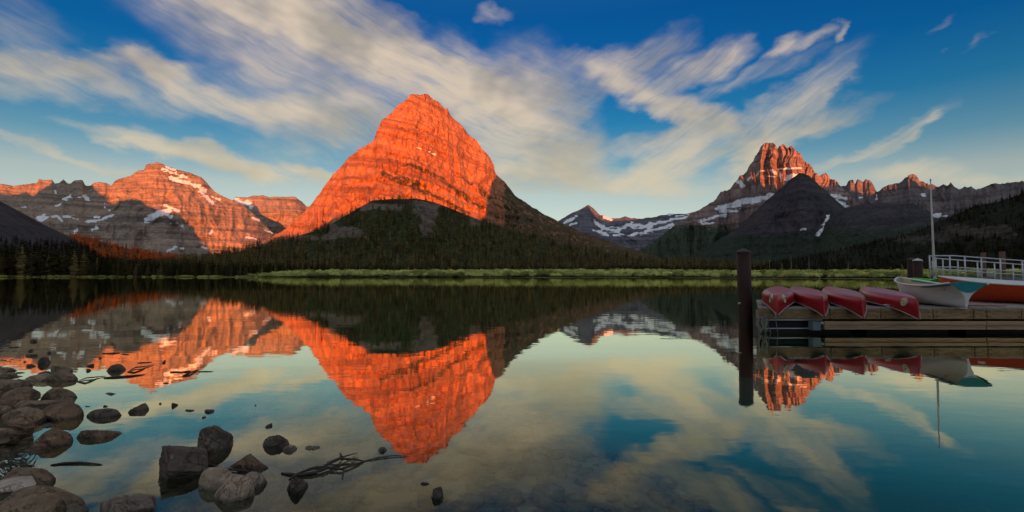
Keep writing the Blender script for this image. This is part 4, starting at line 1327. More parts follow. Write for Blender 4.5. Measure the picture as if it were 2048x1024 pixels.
driftwood('driftwood_twig', 'looped black twig floating on pale water left of the slim log', [
    ('twig', [(155, 763), (172, 756), (192, 754), (212, 752)], 1.0, .03), ('twig', [(155, 763), (170, 766), (184, 761), (198, 755)], 1.0, .01)])
driftwood('stick', 'short stick in the orange reflection above the looped twig', [('stick', [(276, 726), (290, 725), (304, 724)], 1.1, .0)])
driftwood('stick', 'long flat stick in the orange reflection near the top', [('stick', [(205, 707), (222, 707), (240, 706)], 1.4, .0)])
driftwood('stick', 'short bit of wood right of the long flat stick', [('stick', [(245, 708), (252, 709), (258, 709)], 1.0, .0)])
driftwood('driftwood_twig', 'black forked stick pointing up right at the edge of the orange reflection', [
    ('twig', [(340, 745), (352, 744), (368, 745)], 1.7, .0), ('twig', [(366, 752), (380, 746), (397, 739)], 1.8, .03), ('twig', [(366, 744), (374, 743), (382, 742)], 1.2, .01)])
driftwood('stick', 'thin straight stick right of the black forked stick', [('stick', [(397, 743), (412, 743), (427, 743)], 0.9, .0)])
driftwood('stick', 'small upright splinter in the middle of the orange reflection', [('stick', [(326, 726), (329, 722), (331, 720)], 1.4, .04)])
driftwood('stick', 'dark stick among the farthest stones at the left', [('stick', [(18, 695), (28, 695), (40, 694)], 1.1, .0)])
# brushwood caught between the beach stones
e = empty('brushwood', (*ground_at(25, 925, 0), 0))
tag(e, 'tangle of dead twigs caught on the beach stones at the lower left', 'driftwood')
for k in range(26):
    x0, y0 = random.uniform(-15, 50), random.uniform(902, 940)
    ln, sl = random.uniform(14, 48), random.uniform(-.9, .7)
    V, F = wood([(x0, y0), (x0 + ln * .5, y0 + sl * ln * .4 + random.uniform(-3, 3)), (x0 + ln, y0 + sl * ln * .7)], random.uniform(.5, 1.2), 0.03, random.uniform(.02, .14), seed=k)
    part('twig', V, F, 'drift', e, True)

# ------------------------------------------------------------------ dock, boats and gangway
def simple(name, c1, c2, rough=0.6, scale=8.0, bump=0.2, spec=0.3, stretch=(1, 1, 1), coat=0.0, metal=0.0):
    m, N = new_mat(name)
    tc = N.n('ShaderNodeTexCoord').outputs['Object']
    oi = N.n('ShaderNodeObjectInfo').outputs['Random']
    v = N.n('ShaderNodeVectorMath', operation='ADD', ins={0: N.scaled(tc, stretch)}).outputs[0]
    N.link(N.n('ShaderNodeCombineXYZ', ins={0: N.math('MULTIPLY', oi, 53.0), 1: N.math('MULTIPLY', oi, 17.0)}).outputs[0], v.node.inputs[1])
    a = N.noise(v, scale, 6, 0.65)
    col = N.mix(N.mapr(a.outputs[0], 0.3, 0.7), c1, c2)
    col = N.mix(N.mapr(oi, 0, 1, 0, 0.35), col, tuple(c * 0.55 for c in c1))
    finish(N, col, rough, a.outputs[0], bump, 0.02, spec, **({'Coat Weight': coat, 'Coat Roughness': 0.15} if coat else {}), **({'Metallic': metal} if metal else {}))
    return m


M['canoe'] = simple('worn_red_canoe_skin', (0.42, 0.012, 0.022), (0.24, 0.008, 0.015), 0.36, 3.0, 0.05, 0.4, (.5, 3, 3), 0.15)
M['canoe_rim'] = simple('pale_grey_gunwale', (0.42, 0.37, 0.36), (0.25, 0.20, 0.20), 0.45)  # pale metal-like rim; its lighter colour carries the gunwale highlight
M['canoe_strip'] = simple('faded_red_keel_strip', (0.42, 0.05, 0.06), (0.32, 0.03, 0.04), 0.5)
M['canoe_in'] = simple('dark_canoe_inside', (0.10, 0.02, 0.02), (0.07, 0.015, 0.015), 0.7)
M['badge'] = simple('cream_badge', (0.75, 0.66, 0.42), (0.70, 0.60, 0.36), 0.5, 20)
M['ink'] = simple('badge_ink', (0.03, 0.03, 0.03), (0.04, 0.04, 0.04), 0.6)
M['boat_white'] = simple('scuffed_white_hull', (0.84, 0.82, 0.78), (0.72, 0.70, 0.66), 0.42, 5.0, 0.06, 0.4, (1, 1, 3))
M['boat_cream'] = simple('cream_boat_inside', (0.58, 0.50, 0.30), (0.44, 0.37, 0.22), 0.6)
M['teal'] = simple('teal_paint', (0.02, 0.27, 0.27), (0.03, 0.21, 0.22), 0.45)
M['orange'] = simple('orange_red_hull', (0.72, 0.08, 0.014), (0.58, 0.05, 0.012), 0.4, 4.0, 0.05, 0.4)
M['rim_white'] = simple('white_gunwale', (0.82, 0.83, 0.84), (0.72, 0.73, 0.74), 0.45)
M['lime'] = simple('lime_green_plastic', (0.10, 0.62, 0.05), (0.08, 0.52, 0.04), 0.4)
M['plank'] = simple('grey_deck_plank', (0.38, 0.345, 0.315), (0.24, 0.22, 0.20), 0.8, 5.0, 0.4, 0.2, (6, 1, 6))
M['fascia'] = simple('weathered_tan_board', (0.42, 0.275, 0.135), (0.13, 0.085, 0.046), 0.8, 4.0, 0.5, 0.2, (1, 3, 7))
M['bumper'] = simple('pale_brown_bumper_board', (0.56, 0.36, 0.21), (0.33, 0.20, 0.12), 0.75, 4.0, 0.4, 0.25, (0.8, 4, 12))
M['black'] = simple('black_float_plastic', (0.010, 0.010, 0.011), (0.016, 0.016, 0.017), 0.6)
M['steel'] = simple('galvanised_steel', (0.62, 0.64, 0.66), (0.52, 0.54, 0.57), 0.45, 12, 0.05, 0.5, metal=0.3)
M['pole'] = simple('white_painted_pole', (0.62, 0.60, 0.55), (0.50, 0.48, 0.44), 0.5)
M['rust'] = simple('rusty_brown_piling', (0.045, 0.011, 0.007), (0.018, 0.007, 0.006), 0.6, 6.0, 0.4, 0.3, (2, 2, .7))
M['brownpost'] = simple('brown_post', (0.17, 0.09, 0.065), (0.11, 0.06, 0.045), 0.7, 6.0, 0.3)
M['capwhite'] = simple('white_cap', (0.66, 0.66, 0.66), (0.55, 0.55, 0.55), 0.5)
M['capdark'] = simple('dark_cap', (0.05, 0.045, 0.045), (0.035, 0.03, 0.03), 0.5)
M['aluminium'] = simple('grey_gangway_deck', (0.34, 0.35, 0.37), (0.27, 0.28, 0.30), 0.6, 10, 0.1)
M['sidegrey'] = simple('blue_grey_stringer', (0.17, 0.22, 0.22), (0.13, 0.17, 0.18), 0.55)
M['rope'] = simple('grey_rope', (0.34, 0.31, 0.26), (0.20, 0.18, 0.15), 0.9, 30)
M['bucket'] = simple('white_plastic', (0.70, 0.70, 0.66), (0.62, 0.62, 0.58), 0.45)
M['oar'] = simple('pinkish_oar_wood', (0.40, 0.20, 0.17), (0.32, 0.15, 0.13), 0.6)


def boxv(x0, x1, y0, y1, z0, z1, skew=0.0, yr=0.0):
    V = [(x, y, z) for z in (z0, z1) for (x, y) in ((x0 + skew * (y0 - yr), y0), (x1 + skew * (y0 - yr), y0), (x1 + skew * (y1 - yr), y1), (x0 + skew * (y1 - yr), y1))]
    F = [(3, 2, 1, 0), (4, 5, 6, 7), (0, 1, 5, 4), (1, 2, 6, 5), (2, 3, 7, 6), (3, 0, 4, 7)]
    return V, F


SK, YF, DZ = 0.48, 14.0, 0.70
dock = empty('floating_dock', (6.85, YF, 0))
tag(dock, 'low wooden dock carrying the upturned red canoes and the rowboats', 'dock')
pm = None
for k in range(110):
    x0 = 6.86 + k * 0.157
    if pm is None:
        V, F = boxv(0, 0.143, 0, 4.6, -0.04, 0, SK, 0)
        pm = py_mesh('plank', V, F, M['plank'])
    obj('plank', pm, dock, (x0 - 6.85, 0.0, DZ + random.uniform(-.004, .004)))
fx = [1509, 1656, 1757, 1861, 1941, 1968, 2037, 2120, 2210]
for a, b in zip(fx[:-1], fx[1:]):
    V, F = boxv((a - 1024) * .01398 + .015, (b - 1024) * .01398 - .015, YF - .055, YF - .006, .395, .655)
    part('fascia_board', V, F, 'fascia', dock)
for a, b in zip(fx[:-1], fx[1:]):
    for q_ in (.08, .92):
        xb_ = ((a + (b - a) * q_) - 1024) * .01398
        for z_ in (.46, .59):
            part('bolt', *tube([(xb_, YF - .05, z_), (xb_, YF - .072, z_)], [.016, .016], 8), 'capdark', dock, True)
for xc_ in (10.6, 14.6):
    V, F = tube([(xc_ - .14, YF + .12, DZ + .075), (xc_ - .05, YF + .12, DZ + .07), (xc_ + .05, YF + .12, DZ + .07), (xc_ + .14, YF + .12, DZ + .075)], [.012, .02, .02, .012], 8)
    cl_ = part('cleat', V, F, 'steel', dock, True)
    part('cleat_foot', *boxv(xc_ - .04, xc_ + .04, YF + .10, YF + .14, DZ, DZ + .06), 'steel', dock)
V, F = boxv(6.9, 24, YF + .01, YF + 4.4, .36, .655, SK, YF)
part('frame', V, F, 'black', dock)
for k in range(6):
    V, F = boxv(7.1 + k * 2.8, 9.4 + k * 2.8, YF + .12, YF + 4.2, -.25, .355, SK, YF)
    part('float', V, F, 'black', dock)
for (a, b) in ((1645, 1965), (1967.5, 2230)):
    xa, xb = (a - 1024) * .01385, (b - 1024) * .01385
    part('bumper_board', *boxv(xa, xb, YF - .20, YF - .06, .245, .335), 'bumper', dock)
    part('bumper_board', *boxv(xa, xb, YF - .17, YF - .06, .185, .238), 'bumper', dock)
    part('bumper_board', *boxv(xa, xb, YF - .185, YF - .06, .115, .178), 'bumper', dock)
for z_, y_ in ((.365, YF - .05), (.13, YF - .03)):
    V, F = tube([(6.95, y_, z_), (8.62, y_, z_)], [.016, .016], 8)
    part('pipe', V, F, 'steel', dock, True)
V, F = boxv(8.24, 8.46, YF - .24, YF - .02, .10, .335)
part('bracket', V, F, 'sidegrey', dock)
V, F = tube([(8.5, YF - .1, .30), (8.62, YF - .12, .26)], [.03, .05], 10)
part('bracket', V, F, 'steel', dock, True)
dock2 = empty('floating_dock', (15.0, 18.75, 0))
tag(dock2, 'rear dock section behind the orange boat, under the lime green boat', 'dock')
V, F = boxv(0, 0.143, 0, 3.4, -0.04, 0)
pm2 = py_mesh('plank', V, F, M['plank'])
for k in range(60):
    obj('plank', pm2, dock2, (k * .157, 0, DZ))
part('frame', *boxv(15.02, 24.3, 18.8, 22.1, .3, .655), 'black', dock2)
part('float', *boxv(15.3, 24, 19, 22, -.25, .295), 'black', dock2)


# ---- canoes
def loft(rows):
    n = len(rows[0])
    V = [p for r_ in rows for p in r_]
    F = [(i * n + k, i * n + k + 1, (i + 1) * n + k + 1, (i + 1) * n + k) for i in range(len(rows) - 1) for k in range(n - 1)]
    return V, F


CL, CB, CD, CR = 4.8, 0.90, 0.34, 0.22


def canoe_dims(u, L=CL, B=CB, Dp=CD, Rs=CR):
    a = abs(u)
    b = B / 2 * max(1 - a ** 1.9, 0) ** 0.95 + 0.008
    zs = Dp + Rs * a ** 4
    zk = 0.035 * a * a + (0.17 * ((a - .93) / .07) ** 2.2 if a > .93 else 0)
    n = 4.2 - 2.6 * a ** 5
    return b, zs, zk, n


def canoe_point(u, phi, sgn, sc_=(CL, CB, CD, CR), inset=0.0):
    b, zs, zk, n = canoe_dims(u, *sc_)
    b = max(b - inset, .002)
    zk = zk + inset
    y = b * math.sin(phi) ** (2 / n)
    z = zk + (zs - zk) * (1 - math.cos(phi) ** (2 / n))
    x = u * sc_[0] / 2
    x += (0.06 * (z - zs) / sc_[2]) * (1 if u > 0 else -1) * abs(u) ** 6
    return x, sgn * y, z


def canoe_hull(sc_, inset=0.0, nu=49, npf=11):
    rows = []
    for i in range(nu):
        t = i / (nu - 1) * math.pi
        u = -math.cos(t) * (1.0 if not inset else .985)
        r_ = [canoe_point(u, math.pi / 2 * k / npf, -1, sc_, inset) for k in range(npf, -1, -1)] + [canoe_point(u, math.pi / 2 * k / npf, 1, sc_, inset) for k in range(1, npf + 1)]
        rows.append(r_)
    return loft(rows)


def flip(V):
    return [(x, -y, -z) for x, y, z in V]


def rail(sgn, sc_, off=0.012, r_=0.016, n=40):
    pts = []
    for i in range(n + 1):
        u = -math.cos(i / n * math.pi) * .995
        x, y, z = canoe_point(u, math.pi / 2, sgn, sc_)
        pts.append((x, y + sgn * off * .4, z))
    return tube(pts, [r_] * len(pts), 6)


def disc_on_canoe(u, phi, sgn, rad):
    """badge lying on the hull: centre, two tangents, normal (upright canoe coordinates)"""
    p = Vector(canoe_point(u, phi, sgn))
    du = (Vector(canoe_point(u + .01, phi, sgn)) - p).normalized()
    dp = (Vector(canoe_point(u, phi + .03, sgn)) - p).normalized()
    n = du.cross(dp).normalized()
    if n.y * sgn < 0:
        n = -n
    dp = n.cross(du).normalized()
    if dp.z < 0:
        dp = -dp
    return p, du, dp, n


SCC = (CL, CB, CD, CR)
hv, hf = canoe_hull(SCC)
me_hull = py_mesh('hull', flip(hv), hf, M['canoe'], True)
hv2, hf2 = canoe_hull(SCC, 0.012)
me_in = py_mesh('lining', flip(hv2), hf2, M['canoe_in'], True)
me_rail = [py_mesh('gunwale', flip(rail(s_, SCC)[0]), rail(s_, SCC)[1], M['canoe_rim'], True) for s_ in (-1, 1)]
sp_ = []
for k in range(12):
    q = k / 11
    sp_.append(canoe_point(.999, math.pi / 2 * q, 1))
V, F = tube([(x + .004, 0, z) for x, y, z in sp_], [.014] * 12, 6)
me_stem = [py_mesh('stem_band', flip(V), F, M['canoe_strip'], True), py_mesh('stem_band', flip([(-x, -y, z) for x, y, z in V]), F, M['canoe_strip'], True)]
thw = []
for u_ in (-.45, 0.0, .45):
    b_, zs_, _, _ = canoe_dims(u_)
    V, F = boxv(u_ * CL / 2 - .03, u_ * CL / 2 + .03, -b_ + .01, b_ - .01, zs_ - .035, zs_ - .012)
    thw.append(py_mesh('thwart', flip(V), [f[::-1] for f in F], M['oar']))


def badge(parent, sgn, u=.80, phi=1.02, rad=.118):
    p, du, dp, n = disc_on_canoe(u, phi, sgn, rad)
    p = p + n * 0.012
    mp = lambda a, b, h: tuple(p + du * a + dp * b + n * h)
    k_ = 40
    V = [mp(0, 0, .004)] + [mp(rad * math.cos(6.283 * i / k_), rad * math.sin(6.283 * i / k_), .004) for i in range(k_)] + [mp(rad * math.cos(6.283 * i / k_), rad * math.sin(6.283 * i / k_), -.02) for i in range(k_)]
    F = [(0, 1 + i, 1 + (i + 1) % k_) for i in range(k_)] + [(1 + i, 1 + k_ + i, 1 + k_ + (i + 1) % k_, 1 + (i + 1) % k_) for i in range(k_)]
    bo = obj('badge', py_mesh('badge', flip(V), F, M['badge'], False), parent)

    def line(pts, w):
        P2 = [mp(-a * rad * sgn, -b * rad, .0075) for a, b in pts]      # the canoe lies keel up, so the badge is drawn upside down
        V, F = tube(P2, [w] * len(P2), 5)
        obj('emblem', py_mesh('emblem', flip(V), F, M['ink'], True), bo)
    line([(-.75, -.22), (-.45, .10), (-.30, -.02), (0, .34), (.22, .05), (.42, .18), (.75, -.2)], .0042)
    line([(-.12, .16), (0, .02), (.10, .18)], .0036)
    line([(-.6, -.30), (-.3, -.38), (0, -.30), (.3, -.38), (.6, -.30)], .0040)
    line([(-.42, -.52), (-.15, -.46), (.12, -.54), (.42, -.48)], .0034)
    ring = [(.9 * math.cos(6.283 * i / 36), .9 * math.sin(6.283 * i / 36)) for i in range(37)]
    line(ring, .0022)


def place_canoe(px_tip, slope, over, label, badges):
    """upturned canoe: tip overhangs the dock front, the far tip and the gunwale rest on the planks"""
    yt = YF - over
    xt = (px_tip - 1024) / FPX * yt
    al = math.hypot(slope, 1.0)
    ue = 1 - 2 * over * al / CL
    rise_e = CR * ue ** 4
    sp = (CR - rise_e) / ((1 + ue) * CL / 2)
    z0 = DZ + CD + CR - CL / 2 * sp + 0.016
    dx, dy = -slope / al, -1 / al
    cx, cy = xt - dx * CL / 2, yt - dy * CL / 2
    e = empty('canoe', (cx, cy, z0))
    e.rotation_euler = (0, math.asin(sp), math.atan2(dy, dx))
    tag(e, label, 'canoe', 'upturned red canoes on the dock')
    obj('hull', me_hull, e)
    obj('lining', me_in, e)
    for r_ in me_rail:
        obj('gunwale', r_, e)
    for s_ in me_stem:
        obj('stem_band', s_, e)
    for t_ in thw:
        obj('thwart', t_, e)
    for b_ in badges:
        badge(e, b_)
    return e


place_canoe(1553, 0.545, .55, 'upturned red canoe beside the tall piling, pointing at the viewer with two round badges', (-1, 1))
place_canoe(1647, 0.38, .72, 'upturned plain red canoe second from the tall piling', ())
place_canoe(1724, 0.41, .85, 'upturned plain red canoe third from the tall piling', ())
place_canoe(1836, 0.36, 1.02, 'upturned red canoe nearest the white rowboat, with one round cream badge', (1,))


# ---- rowboats (x from the stern to the bow)
def boat_rows(L, B, Dm, bow_rise, trans_w, inset=0.0, ns=26, nh=12):
    rows = []
    for i in range(ns):
        s = i / (ns - 1)
        s = s if not inset else .01 + s * .975
        beam = B / 2 * (1 - (abs(s - .42) / .58) ** 2.6 if s > .42 else 1 - (1 - 2 * trans_w / B / 1.0) * ((.42 - s) / .42) ** 2.2)
        beam = max(beam, .012) - inset
        zs = Dm + bow_rise * max(s - .25, 0) ** 2 / .5625 + .10 * max(.3 - s, 0) ** 2 / .09
        zk = .02 + .16 * max(s - .75, 0) ** 2 / .0625 * .6 + inset
        wine = sstep(.36, 0.0, np.array(s)).item()
        vee = sstep(.55, 1.0, np.array(s)).item()
        half = []
        for k in range(nh + 1):
            h = k / nh
            f0 = h ** (.36 + .50 * vee)
            f1 = .035 / max(beam, .05) * min(1, h * 8) + (1 - .035 / max(beam, .05)) * (max(h - .26, 0) / .74) ** 1.9
            f = f0 * (1 - wine) + f1 * wine
            rk = .10 * (zs - zk) * h * (1 if s > .5 else -1) * (s if s > .5 else (1 - s)) ** 8
            half.append((s * L + rk, max(beam, .008) * f, zk + (zs - zk) * h))
        rows.append([(x, -y, z) for x, y, z in half[::-1]] + [(x, y, z) for x, y, z in half[1:]])
    return rows


def rowboat(name, label, L, B, Dm, br, tw, loc, rz, hull_m, in_m, rim_m, tran_m, seat_m, heel=0.0, inner_rim=None):
    e = empty(name, loc)
    e.rotation_euler = (heel, 0, rz)
    tag(e, label, 'rowboat')
    rows = boat_rows(L, B, Dm, br, tw)
    V, F = loft(rows)
    obj('hull', py_mesh('hull', V, F, M[hull_m], True), e)
    irows = boat_rows(L, B, Dm, br, tw, .022)
    V, F = loft(irows)
    obj('lining', py_mesh('lining', V, [f[::-1] for f in F], M[in_m], True), e)
    # transom: upper board and the narrow stem under it
    r0 = rows[0]
    n2 = len(r0)
    hN = (n2 - 1) // 2
    keep = 4
    up = r0[:keep] + r0[n2 - keep:]
    xm, ym, zm = up[keep - 1]
    sag = [(xm, ym * q_, zm - .075 * (1 - q_ * q_)) for q_ in (.7, .35, 0, -.35, -.7)]
    up = up[:keep] + sag + up[keep:]
    up = [(x - .012, y, z) for x, y, z in up]
    crown = [(up[-1][0], y_, up[-1][2] + .05 * (1 - (y_ / up[0][1]) ** 2)) for y_ in np.linspace(up[-1][1], up[0][1], 9)[1:-1]]
    poly = up + crown
    k_ = len(poly)
    V = poly + [(x + .03, y, z) for x, y, z in poly]
    F = [tuple(range(k_))[::-1], tuple(range(k_, 2 * k_))] + [(i, (i + 1) % k_, (i + 1) % k_ + k_, i + k_) for i in range(k_)]
    obj('transom', py_mesh('transom', V, F, M[tran_m]), e)
    lo = r0[keep - 1:n2 - keep + 1]
    lo = [(x - .004, y, z) for x, y, z in lo]
    k_ = len(lo)
    V = lo + [(x + .03, y, z) for x, y, z in lo]
    F = [tuple(range(k_))[::-1], tuple(range(k_, 2 * k_))] + [(i, (i + 1) % k_, (i + 1) % k_ + k_, i + k_) for i in range(k_)]
    obj('sternpost', py_mesh('sternpost', V, F, M[hull_m]), e)
    for sd in (0, -1):
        pts = [(r_[sd][0], r_[sd][1] * 1.0 + (-.012 if sd == 0 else .012), r_[sd][2]) for r_ in rows]
        V, F = tube(pts, [.026] * len(pts), 8)
        obj('gunwale', py_mesh('gunwale', V, F, M[rim_m], True), e)
        if inner_rim:
            pts = [(r_[sd][0], r_[sd][1] * .97 + (.012 if sd == 0 else -.012), r_[sd][2] - .035) for r_ in irows[:-2]]
            V, F = tube(pts, [.024] * len(pts), 8)
            obj('inwale', py_mesh('inwale', V, F, M[inner_rim], True), e)
    for s_ in (.12, .42, .70):
        i = int(s_ * 25)
        bm_ = abs(irows[i][2][1])
        zt = irows[i][2][2]
        V, F = boxv(s_ * L - .12, s_ * L + .12, -bm_, bm_, zt - .03, zt)
        obj('seat', py_mesh('seat', V, F, M[seat_m]), e)
    pts = [(r_[hN][0], 0, r_[hN][2] - .008) for r_ in rows]
    V, F = tube(pts, [.02] * len(pts), 6)
    obj('keel', py_mesh('keel', V, F, M[hull_m], True), e)
    return e


def aim(a, b):
    return math.atan2(b[1] - a[1], b[0] - a[0])


ws, wb = ((1930 - 1024) * .01372, 13.72), ((1797 - 1024) * .0173, 17.3)
white_boat = rowboat('rowboat', 'white rowboat with teal transom standing upright on the dock', math.dist(ws, wb), 1.32, .60, .26, .43, (ws[0], ws[1], DZ - .02), aim(ws, wb), 'boat_white', 'boat_cream', 'rim_white', 'teal', 'boat_cream', R(2), 'teal')
os_, ob_ = (17.4, 14.0), (15.55, 18.1)
rowboat('rowboat', 'orange red rowboat with white gunwale, cut off by the right edge', math.dist(os_, ob_), 1.62, .62, .26, .55, (os_[0], os_[1], DZ - .005), aim(os_, ob_), 'orange', 'rim_white', 'rim_white', 'orange', 'rim_white', R(-2))
gs, gb = (16.55, 18.95), (17.5, 21.8)
rowboat('rowboat', 'lime green boat showing between the white and the orange rowboat', math.dist(gs, gb), 1.0, .50, .12, .4, (gs[0], gs[1], DZ + .17), aim(gs, gb), 'lime', 'lime', 'lime', 'lime', 'lime')
V, F = tube([(13.0, 14.6, DZ + .035), (13.3, 14.5, DZ + .035), (14.05, 14.25, DZ + .04)], [.02, .02, .02], 8)
oar = empty('oar', (12.9, 14.6, DZ))
tag(oar, 'pinkish oar lying on the dock under the orange rowboat', 'oar')
part('shaft', V, F, 'oar', oar, True)
part('blade', *boxv(12.62, 13.02, 14.55, 14.70, DZ + .02, DZ + .04), 'oar', oar)
rp = [at_depth(1793, 562, 17.2), at_depth(1780, 571, 16.9), at_depth(1768, 578, 16.6), at_depth(1752, 581, 16.3)]
V, F = tube(rp, [.012] * 4, 6)
tag(obj('rope', py_mesh('rope', V, F, M['rope'], True)), 'thin mooring rope running from the bow of the white rowboat', 'rope')

# ---- ropes and fender at the dock corner, and the canoe's painter
e = empty('rope_bundle', (6.95, YF - .05, 0))
tag(e, 'frayed pale ropes hanging at the dock corner beside the tall piling', 'rope')
for k in range(7):
    x0 = 6.80 + .05 * k + random.uniform(-.02, .02)
    z0 = random.uniform(.45, .72)
    pts = [(x0 + .05 * math.sin(q * 1.4 + k) * (q / 6), YF - .07 - .03 * (k % 3), z0 - q * (z0 + .02) / 6 * random.uniform(.8, 1.0)) for q in range(7)]
    V, F = tube(smooth_line(pts, 2), [random.uniform(.012, .024)] * 13, 6)
    part('rope', V, F, 'rope', e, True)
tt = at_depth(1551, 627, YF - .5)
V, F = tube([tt, tt + Vector((.0, -.01, -.18)), tt + Vector((.02, -.01, -.34)), Vector((tt.x + .06, tt.y, -.02))], [.007] * 4, 6)
tag(obj('rope', py_mesh('rope', V, F, M['rope'], True)), 'thin rope hanging from the tip of the canoe beside the tall piling', 'rope')


# ---- pilings and pole
def piling(px, top, y, rad, mat, cap, label, cap_h=.12, lean=0.0, name='piling'):
    x = (px - 1024) / FPX * y
    zt = float(at_depth(px, top, y).z)
    x = float(at_depth(px, (top + 650) / 2, y).x)
    e = empty(name, (x, y, -1.5))
    tag(e, label, 'piling')
    n = 28
    rings = [(-1.5, rad), (0.0, rad), (zt * .5, rad * 1.005), (zt - cap_h, rad * .995)]
    V = [(x + lean * max(z, 0) + r_ * math.cos(6.283 * k / n), y + r_ * math.sin(6.283 * k / n), z) for z, r_ in rings for k in range(n)]
    F = [(i * n + k, i * n + (k + 1) % n, (i + 1) * n + (k + 1) % n, (i + 1) * n + k) for i in range(len(rings) - 1) for k in range(n)]
    F.append(tuple(range(3 * n, 4 * n)))
    part('shaft', V, F, mat, e, True)
    if cap:
        xl = x + lean * zt
        rings = [(zt - cap_h - .01, rad * 1.06), (zt - cap_h + .03, rad * 1.07), (zt - .01, rad * .12)]
        V = [(xl + r_ * math.cos(6.283 * k / n), y + r_ * math.sin(6.283 * k / n), z) for z, r_ in rings for k in range(n)] + [(xl, y, zt)]
        F = [(i * n + k, i * n + (k + 1) % n, (i + 1) * n + (k + 1) % n, (i + 1) * n + k) for i in range(2) for k in range(n)] + [(2 * n + k, 2 * n + (k + 1) % n, 3 * n) for k in range(n)]
        part('cap', V, F, cap, e, False)
    return e


p0 = piling(1490, 496, 15.5, .203, 'rust', 'capdark', 'tall dark piling standing in the water at the left end of the dock', .14, -0.012)
V, F = tube([(p0.location.x - .20, 15.42, .75), (p0.location.x - .26, 15.38, .75)], [.03, .03], 8)
part('bolt', V, F, 'steel', p0, True)
piling(1824, 515, 23.0, .155, 'rust', 'capdark', 'dark capped piling left of the white capped one behind the white rowboat', .12)
piling(1837, 516, 22.3, .175, 'rust', 'capwhite', 'rust brown piling with white cone cap behind the white rowboat', .12)
piling(1969, 505, 28.0, .11, 'brownpost', None, 'slim brown post behind the gangway, left of two', .0, name='post')
piling(2007, 503, 27.0, .125, 'brownpost', None, 'slim brown post behind the gangway, right of two', .0, name='post')
b_, t_ = at_depth(1869, 556, 22.0), at_depth(1861, 362, 22.0)
e = empty('flagpole', (b_.x, b_.y, -1.0))
tag(e, 'tall thin white flagpole at the left end of the gangway', 'flagpole')
d_ = (t_ - b_)
V, F = tube([b_ - d_ * ((b_.z + 1) / d_.z), b_, b_ + d_ * .5, t_], [.055, .055, .042, .022], 10)
part('shaft', V, F, 'pole', e, True)
V, F = tube([b_ + Vector((0, 0, .1)), b_ + Vector((0, 0, .75))], [.085, .085], 12)
part('sleeve', V, F, 'pole', e, True)
V, F = tube([t_, t_ + Vector((0, 0, .05)), t_ + Vector((0, 0, .1))], [.02, .04, .01], 10)
part('finial', V, F, 'pole', e, True)

# ---- gangway
e = empty('gangway', (19.4, 22.5, 1.0))
tag(e, 'grey metal gangway with railings sloping down to the right', 'gangway')
GY0, GY1 = 22.5, 24.3


def gz_(x):
    return 1.46 if x < 19.9 else 1.46 - .072 * (x - 19.9)


xs_ = [18.75, 19.9, 26.5]
V, F = [], []
for x_ in xs_:
    z_ = gz_(x_)
    V += [(x_, GY0 + .05, z_), (x_, GY1, z_), (x_, GY1, z_ - .06), (x_, GY0 + .05, z_ - .06)]
for i in range(2):
    b0 = i * 4
    F += [(b0 + k, b0 + (k + 1) % 4, b0 + 4 + (k + 1) % 4, b0 + 4 + k) for k in range(4)]
F += [(0, 3, 2, 1), (8, 9, 10, 11)]
part('walkway', V, F, 'aluminium', e)
for yy in (GY0, GY1 + .06):
    V, F = [], []
    for x_ in xs_:
        z_ = gz_(x_)
        V += [(x_, yy - .03, z_ + .02), (x_, yy + .03, z_ + .02), (x_, yy + .03, z_ - .20), (x_, yy - .03, z_ - .20)]
    for i in range(2):
        b0 = i * 4
        F += [(b0 + k, b0 + (k + 1) % 4, b0 + 4 + (k + 1) % 4, b0 + 4 + k) for k in range(4)]
    F += [(0, 3, 2, 1), (8, 9, 10, 11)]
    part('stringer', V, F, 'sidegrey', e)
    posts = [(1900, 1930, 1963, 2001, 2045, 2092), (1872, 1886, 1916, 1955, 1989, 2026, 2066)][0 if yy == GY0 else 1]
    pxs_ = [(p_ - 1024) / FPX * yy for p_ in posts]
    if yy == GY0:
        pxs_ = [18.8] + pxs_
    for x_ in pxs_:
        V, F = tube([(x_, yy, gz_(x_) - .1), (x_, yy, gz_(x_) + 1.02)], [.028, .028], 8)
        part('railing_post', V, F, 'steel', e, True)
    for hh_ in (1.03, .52):
        xr = sorted([min(pxs_), 19.9 if min(pxs_) < 19.9 else min(pxs_) + .01, max(pxs_)])
        V, F = tube([(x_, yy, gz_(x_) + hh_) for x_ in xr], [.026] * 3, 8)
        part('rail', V, F, 'steel', e, True)
for hh_ in (1.03, .52):
    V, F = tube([(18.8, GY0, gz_(18.8) + hh_), ((1872 - 1024) / FPX * (GY1 + .06), GY1 + .06, 1.44 + hh_)], [.026] * 2, 8)
    part('rail', V, F, 'steel', e, True)
for x_ in (19.0, 20.6, 23.5):
    for yy in (GY0 + .1, GY1 - .1):
        V, F = tube([(x_, yy, -1.0), (x_, yy, gz_(x_) - .07)], [.07, .07], 10)
        part('support', V, F, 'rust', e, True)


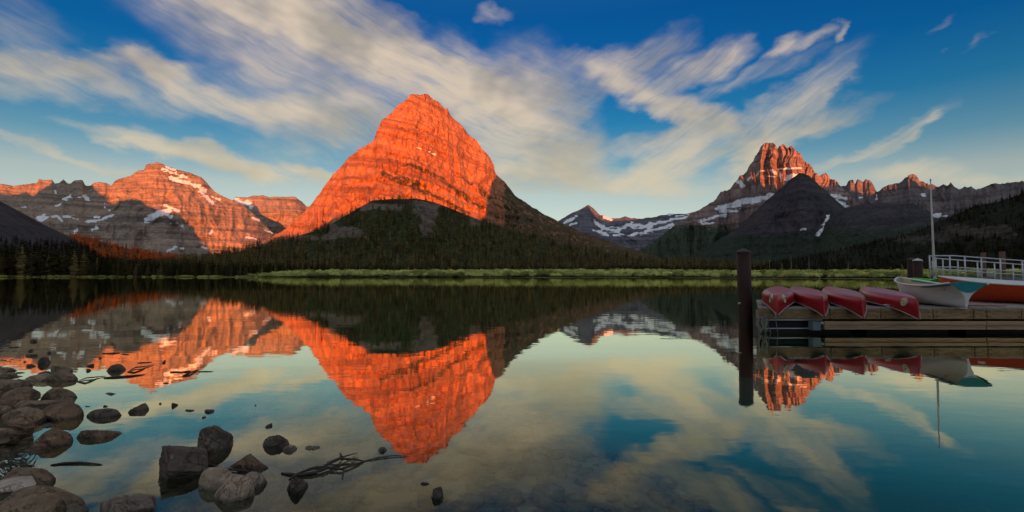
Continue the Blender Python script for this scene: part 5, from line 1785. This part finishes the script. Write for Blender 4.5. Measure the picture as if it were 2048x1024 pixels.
def bucket(px, y, w, h, label, z):
    x = (px - 1024) / FPX * y
    n = 20
    prof_ = [(0.0, .44), (.9, .5), (.92, .53), (1.0, .53), (1.0, .46), (.1, .40)]
    V = [(w * r_ * math.cos(6.283 * k / n), w * r_ * math.sin(6.283 * k / n), h * z_) for z_, r_ in prof_ for k in range(n)]
    F = [(i * n + k, i * n + (k + 1) % n, (i + 1) * n + (k + 1) % n, (i + 1) * n + k) for i in range(len(prof_) - 1) for k in range(n)]
    F += [tuple(range(n))[::-1], tuple(range(5 * n, 6 * n))]
    e_ = empty('bucket', (x, y, z + .003))
    tag(e_, label, 'bucket')
    obj('body', py_mesh('body', V, F, M['bucket'], True), e_)
    pts = [(w * .53 * math.cos(t__ * math.pi / 8), -.01, h * (.95 - .35 * math.sin(t__ * math.pi / 8))) for t__ in range(9)]
    V, F = tube([(a__, -w * .5 + .0 * b__, c__) for a__, b__, c__ in pts], [.006] * 9, 6)
    obj('handle', py_mesh('handle', V, F, M['steel'], True), e_)


e = empty('landing', (22.9, 25.0, 0))
tag(e, 'small raised grey landing behind the gangway', 'landing')
for k in range(18):
    part('plank', *boxv(22.9 + k * .2, 23.09 + k * .2, 25.0, 26.5, 1.47, 1.52), 'plank', e)
part('edge_beam', *boxv(22.88, 26.5, 24.93, 24.99, 1.32, 1.53), 'sidegrey', e)
for x_ in (23.0, 24.7, 26.4):
    part('support', *tube([(x_, 25.6, -1.0), (x_, 25.6, 1.465)], [.08, .08], 10), 'rust', e, True)
bucket(1980, 25.4, .26, .31, 'larger white plastic bucket standing on the landing behind the gangway', 1.52)
bucket(1961, 25.3, .14, .24, 'smaller white plastic bucket standing on the landing left of the larger one', 1.52)

# ---- small white boats moored off the far left shore
for (px_, w_, lab) in ((277, 3.2, 'leftmost of the tiny white boats off the far left shore'), (300, 4.2, 'middle one of the tiny white boats off the far left shore'), (356, 3.6, 'rightmost of the tiny white boats off the far left shore')):
    y_ = 560.0
    sc4 = (w_, 1.3, .45, .2)
    V, F = canoe_hull(sc4, 0, 21, 6)
    o = obj('small_boat', py_mesh('small_boat', V, F, M['boat_white'], True), None, ((px_ - 1024) / FPX * y_, y_, -.08), (0, 0, random.uniform(-.4, .4)))
    tag(o, lab, 'boat', 'tiny boats off the far shore')
